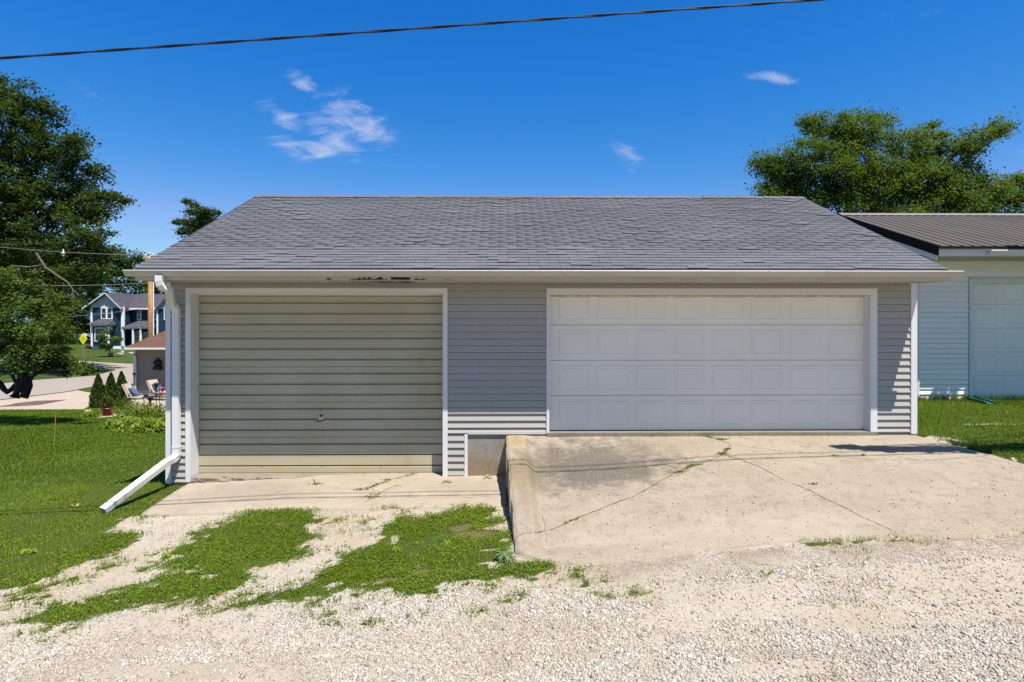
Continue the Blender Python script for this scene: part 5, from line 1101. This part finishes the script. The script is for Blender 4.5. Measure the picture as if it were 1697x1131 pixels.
def near_grass():
    x, y = scatter(260000, -7.2, .6, -4.6, .3); g = gmask(x, y); k = clear(x, y) & (RNG.uniform(0,1,len(x)) < g**1.3*.6*(1-.85*soiled(x, y))); x, y, g = x[k], y[k], g[k]
    t = fbm(x*2.6, y*2.6, 77, 5); ridge = x > -4.9; h = (.006+.062*t)*RNG.uniform(.6, 1.35, len(x))*np.where(ridge, 1.0, .9)*(.55+.45*g)
    blades('driveway_grass', x, y, gz(x, y)+.006, h, RNG.uniform(.0045,.0085,len(x)), GRASS, 1.3)
    x, y = scatter(150000, -4.95, 1.2, -4.4, -1.1); g = gmask(x, y); c = fbm(x*3.1, y*3.1, 83, 4); k = clear(x, y) & (RNG.uniform(0,1,len(x)) < g*np.clip((c-.36)/.16, .05, 1)*.7*(1-.8*soiled(x, y))); x, y = x[k], y[k]
    o = leaf_mesh('ground_cover', np.stack([x, y, gz(x, y)+.012+RNG.uniform(0,.035,len(x))], 1), .019, CLOVER, None, up=1.0, elong=1.25, kind='stuff')
    x, y = scatter(60000, .6, 7.6, -4.9, -2.5); g = gmask(x, y); k = ~in_drive(x, y, .03) & (RNG.uniform(0,1,len(x)) < g*.9); x, y = x[k], y[k]
    blades('gravel_grass', x, y, gz(x, y)+.006, RNG.uniform(.015,.05,len(x)), RNG.uniform(.005,.008,len(x)), GRASS, 1.2)
    x, y = scatter(2600, 9.1, 14.5, G2Y-.14, G2Y-.03); blades('tall_grass', x, y, gz(x, y), RNG.uniform(.05,.20,len(x)), RNG.uniform(.006,.009,len(x)), LAWN, .5)
    x, y = scatter(90000, 5.9, 12.5, -3.3, G2Y); g = gmask(x, y); k = clear(x, y) & (RNG.uniform(0,1,len(x)) < g*.95); x, y = x[k], y[k]
    blades('grass', x, y, gz(x, y)+.006, RNG.uniform(.035,.075,len(x)), RNG.uniform(.006,.010,len(x)), LAWN, 1.0)
    n = 170000; d = RNG.uniform(0, 1, n)**.75*23+6.2; x = -d*RNG.uniform(.42, .98, n)-.2; y = d+CAM.y
    keep = clear(x, y) & (gmask(x, y) > .5) & ~((x > -7.2) & (y < .3))
    for poly in SHEETS[2:5]: keep &= sdist(np.stack([x, y], 1), poly) < 0
    x, y, d = x[keep], y[keep], d[keep]
    blades('lawn_grass', x, y, gz(x, y), (.035+.0011*d)*RNG.uniform(.7,1.2,len(x)), .006+.0007*d, LAWN, .8)
near_grass()
def weeds():
    X_, Y_, Z_ = [], [], []
    for i, p in enumerate(CRP):
        v = float(fbm(p.x*2.3, p.y*2.3, 90)); 
        if v > .57:
            n = int((v-.52)*200); X_.append(p.x+RNG.normal(size=n)*.022); Y_.append(p.y+RNG.normal(size=n)*.015); Z_.append(np.full(n, float(drive_z(p.x, p.y) if p.x > 0 else pad_z(p.x, p.y))))
    for px, py, r, k in ((1196,729,.04,90),(1205,745,.03,50),(1197,753,.045,90),(1148,772,.05,70),(1125,783,.045,80),(600,812,.08,90),(620,824,.07,70),(622,820,.05,40),(525,803,.04,70),(642,796,.04,50),(1350,803,.03,30),(1383,756,.04,40),(1430,755,.03,25)):
        fn = drive_z if px > 850 else pad_z; p = gnd(px, py, fn); X_.append(p.x+RNG.normal(size=k)*r); Y_.append(p.y+RNG.normal(size=k)*r*.35); Z_.append(np.asarray(fn(X_[-1], Y_[-1])))
    x, y, z = map(np.concatenate, (X_, Y_, Z_)); blades('weeds', x, y, z, RNG.uniform(.012,.035,len(x)), RNG.uniform(.006,.012,len(x)), GRASS, 1.4)
    mb = MB(); rnd = random.Random(5); p = gnd(836, 930); leaf_plant(mb, Vector((0,0,0)), 22, .135, .035, .06, .03, rnd); TH = plain('thistle_leaf', (.085,.135,.045), .7, .2, 20)
    inst('thistle', mb.mesh('thistle', TH), None, (p.x, p.y, p.z+.02), label='grey green thistle rosette at the corner of the grass by the kerb', cat='weed')
    for px, py, s, lb in ((655,915,.8,'broad leaved weed near the gravel track in the middle grass patch'),(740,905,.7,'broad leaved weed below the bare soil of the grass patch'),(690,905,.6,'small broad leaved weed high in the grass patch by the kerb'),(275,925,.7,'broad leaved weed at the tip of the grass strip between the wheel tracks'),(40,920,.9,'large broad leaved weed in the left lawn'),(55,918,.7,'smaller broad leaved weed beside the large one in the left lawn')):
        mb = MB(); leaf_plant(mb, Vector((0,0,0)), 16, .085*s, .035*s, .04*s, .015, rnd); p = gnd(px, py)
        inst('dandelion', mb.mesh('dandelion', GRASS), None, (p.x, p.y, p.z+.02), label=lb, cat='weed', group='broad leaved weeds')
    LF = plain('dry_leaf', (.30,.24,.08), .8, .3, 40)
    for px, py, lb in ((741,800,'curled dry leaf on the pad below the siding stub'),(808,793,'curled dry leaf on the pad by the foundation block'),(125,842,'brown dead leaf lying in the left lawn')):
        p = gnd(px, py, pad_z if px > 300 else gz); mb = MB()
        for k in range(3):
            a = k*2.0+px; d = Vector((math.cos(a), math.sin(a), 0)); w = Vector((-d.y, d.x, 0)); q = p+Vector((0,0,.02)); mb.add([q, q+d*.05+w*.025+Vector((0,0,.025)), q+d*.09+Vector((0,0,.01)), q+d*.05-w*.025+Vector((0,0,.02))], [(0,1,2),(0,2,3)])
        mb.build('dry_leaf', LF, label=lb, cat='leaf')
weeds()
CUBE = np.array([(-1,-1,-1),(1,-1,-1),(1,1,-1),(-1,1,-1),(-1,-1,1),(1,-1,1),(1,1,1),(-1,1,1)], float)
CT = np.array([(0,2,1),(0,3,2),(4,5,6),(4,6,7),(0,1,5),(0,5,4),(1,2,6),(1,6,5),(2,3,7),(2,7,6),(3,0,4),(3,4,7)])
def stones(name, x, y, z, r, m):
    n = len(x); V = CUBE[None]*RNG.uniform(.45,1.0,(n,8,3)); V = V*np.stack([RNG.uniform(.75,1.35,n), RNG.uniform(.6,1.0,n), RNG.uniform(.4,.75,n)], 1)[:,None,:]*r[:,None,None]
    q = RNG.normal(size=(n,4))*np.array([1,.35,.35,1]); q /= np.linalg.norm(q, axis=1)[:,None]; w, a, b, c = q.T
    Rm = np.stack([np.stack([1-2*(b*b+c*c),2*(a*b-c*w),2*(a*c+b*w)],1),np.stack([2*(a*b+c*w),1-2*(a*a+c*c),2*(b*c-a*w)],1),np.stack([2*(a*c-b*w),2*(b*c+a*w),1-2*(a*a+b*b)],1)],1)
    V = np.einsum('nij,nkj->nki', Rm, V)+np.stack([x,y,z],1)[:,None,:]
    F = (CT[None]+(np.arange(n)*8)[:,None,None]).reshape(-1,3)
    return bulk(name, V.reshape(-1,3), F, m, None, kind='stuff')
def m_stone():
    t = NT('limestone_chip'); r = t.island(); f = t.noise(60, 3, .6); h = t.math('FRACT', t.math('MULTIPLY', r, 53.3))
    c = t.mix(r, (.27,.234,.186), (.46,.418,.355)); c = t.mix(t.math('GREATER_THAN', h, .86), c, (.53,.49,.43)); c = t.mix(t.math('LESS_THAN', h, .035), c, (.16,.15,.14)); c = t.mix(t.math('LESS_THAN', t.math('ABSOLUTE', t.math('SUBTRACT', h, .3)), .005), c, (.30,.20,.12))
    c = t.mix(t.math('MULTIPLY', t.rng(f,.5,.75), .3), c, (.25,.21,.165)); c = t.mix(t.math('MULTIPLY', t.rng(t.noise(1.1,5,.6),.40,.66), .55), c, (.29,.24,.18)); return t.done(c, .9, .2)
STONE = m_stone()
def gravel():
    n = 380000; d = 2.6+RNG.uniform(0,1,n)**.8*5.2; x = d*RNG.uniform(-1.02, 1.02, n); y = d+CAM.y; g = gmask(x, y); du = dust(x, y)
    edge = np.clip((front_y(np.clip(x, .1, 12))-y)/.5, 0, 1); on_alley = np.where(x > .05, edge, 1)
    lt = (x < .1) & (y > -3.4); dens = np.clip((.585-du)/.15, .13, 1)*np.clip(1.1-g*1.6, 0, 1)*on_alley*np.where(lt, .30, 1)
    k = (RNG.uniform(0,1,n) < dens) & clear(x, y) & ~in_drive(x, y, .02) & (y > -6.6); x, y, d, lt = x[k], y[k], d[k], lt[k]
    r = (.0046+.0090*RNG.uniform(0,1,len(x))**2.0+.009*(RNG.uniform(0,1,len(x)) > .978))*np.where((x > .1) & (front_y(np.clip(x,.1,12))-y < .55), .62, 1)*np.where(lt, .75, 1)
    z = gz(x, y)+near_bump(x, y)+r*.18
    stones('gravel', x, y, z, r, STONE); print('gravel', len(x))
    n = 420; x = RNG.uniform(.3, 7, n); y = -RNG.uniform(0, 1, n)**.6*3.1; k = in_drive(x, y, .05); x, y = x[k], y[k]; stones('pebbles', x, y, drive_z(x, y)+.003, RNG.uniform(.003,.009,len(x)), plain('dark_chip', (.10,.08,.055), .9, .3, 9))
gravel()
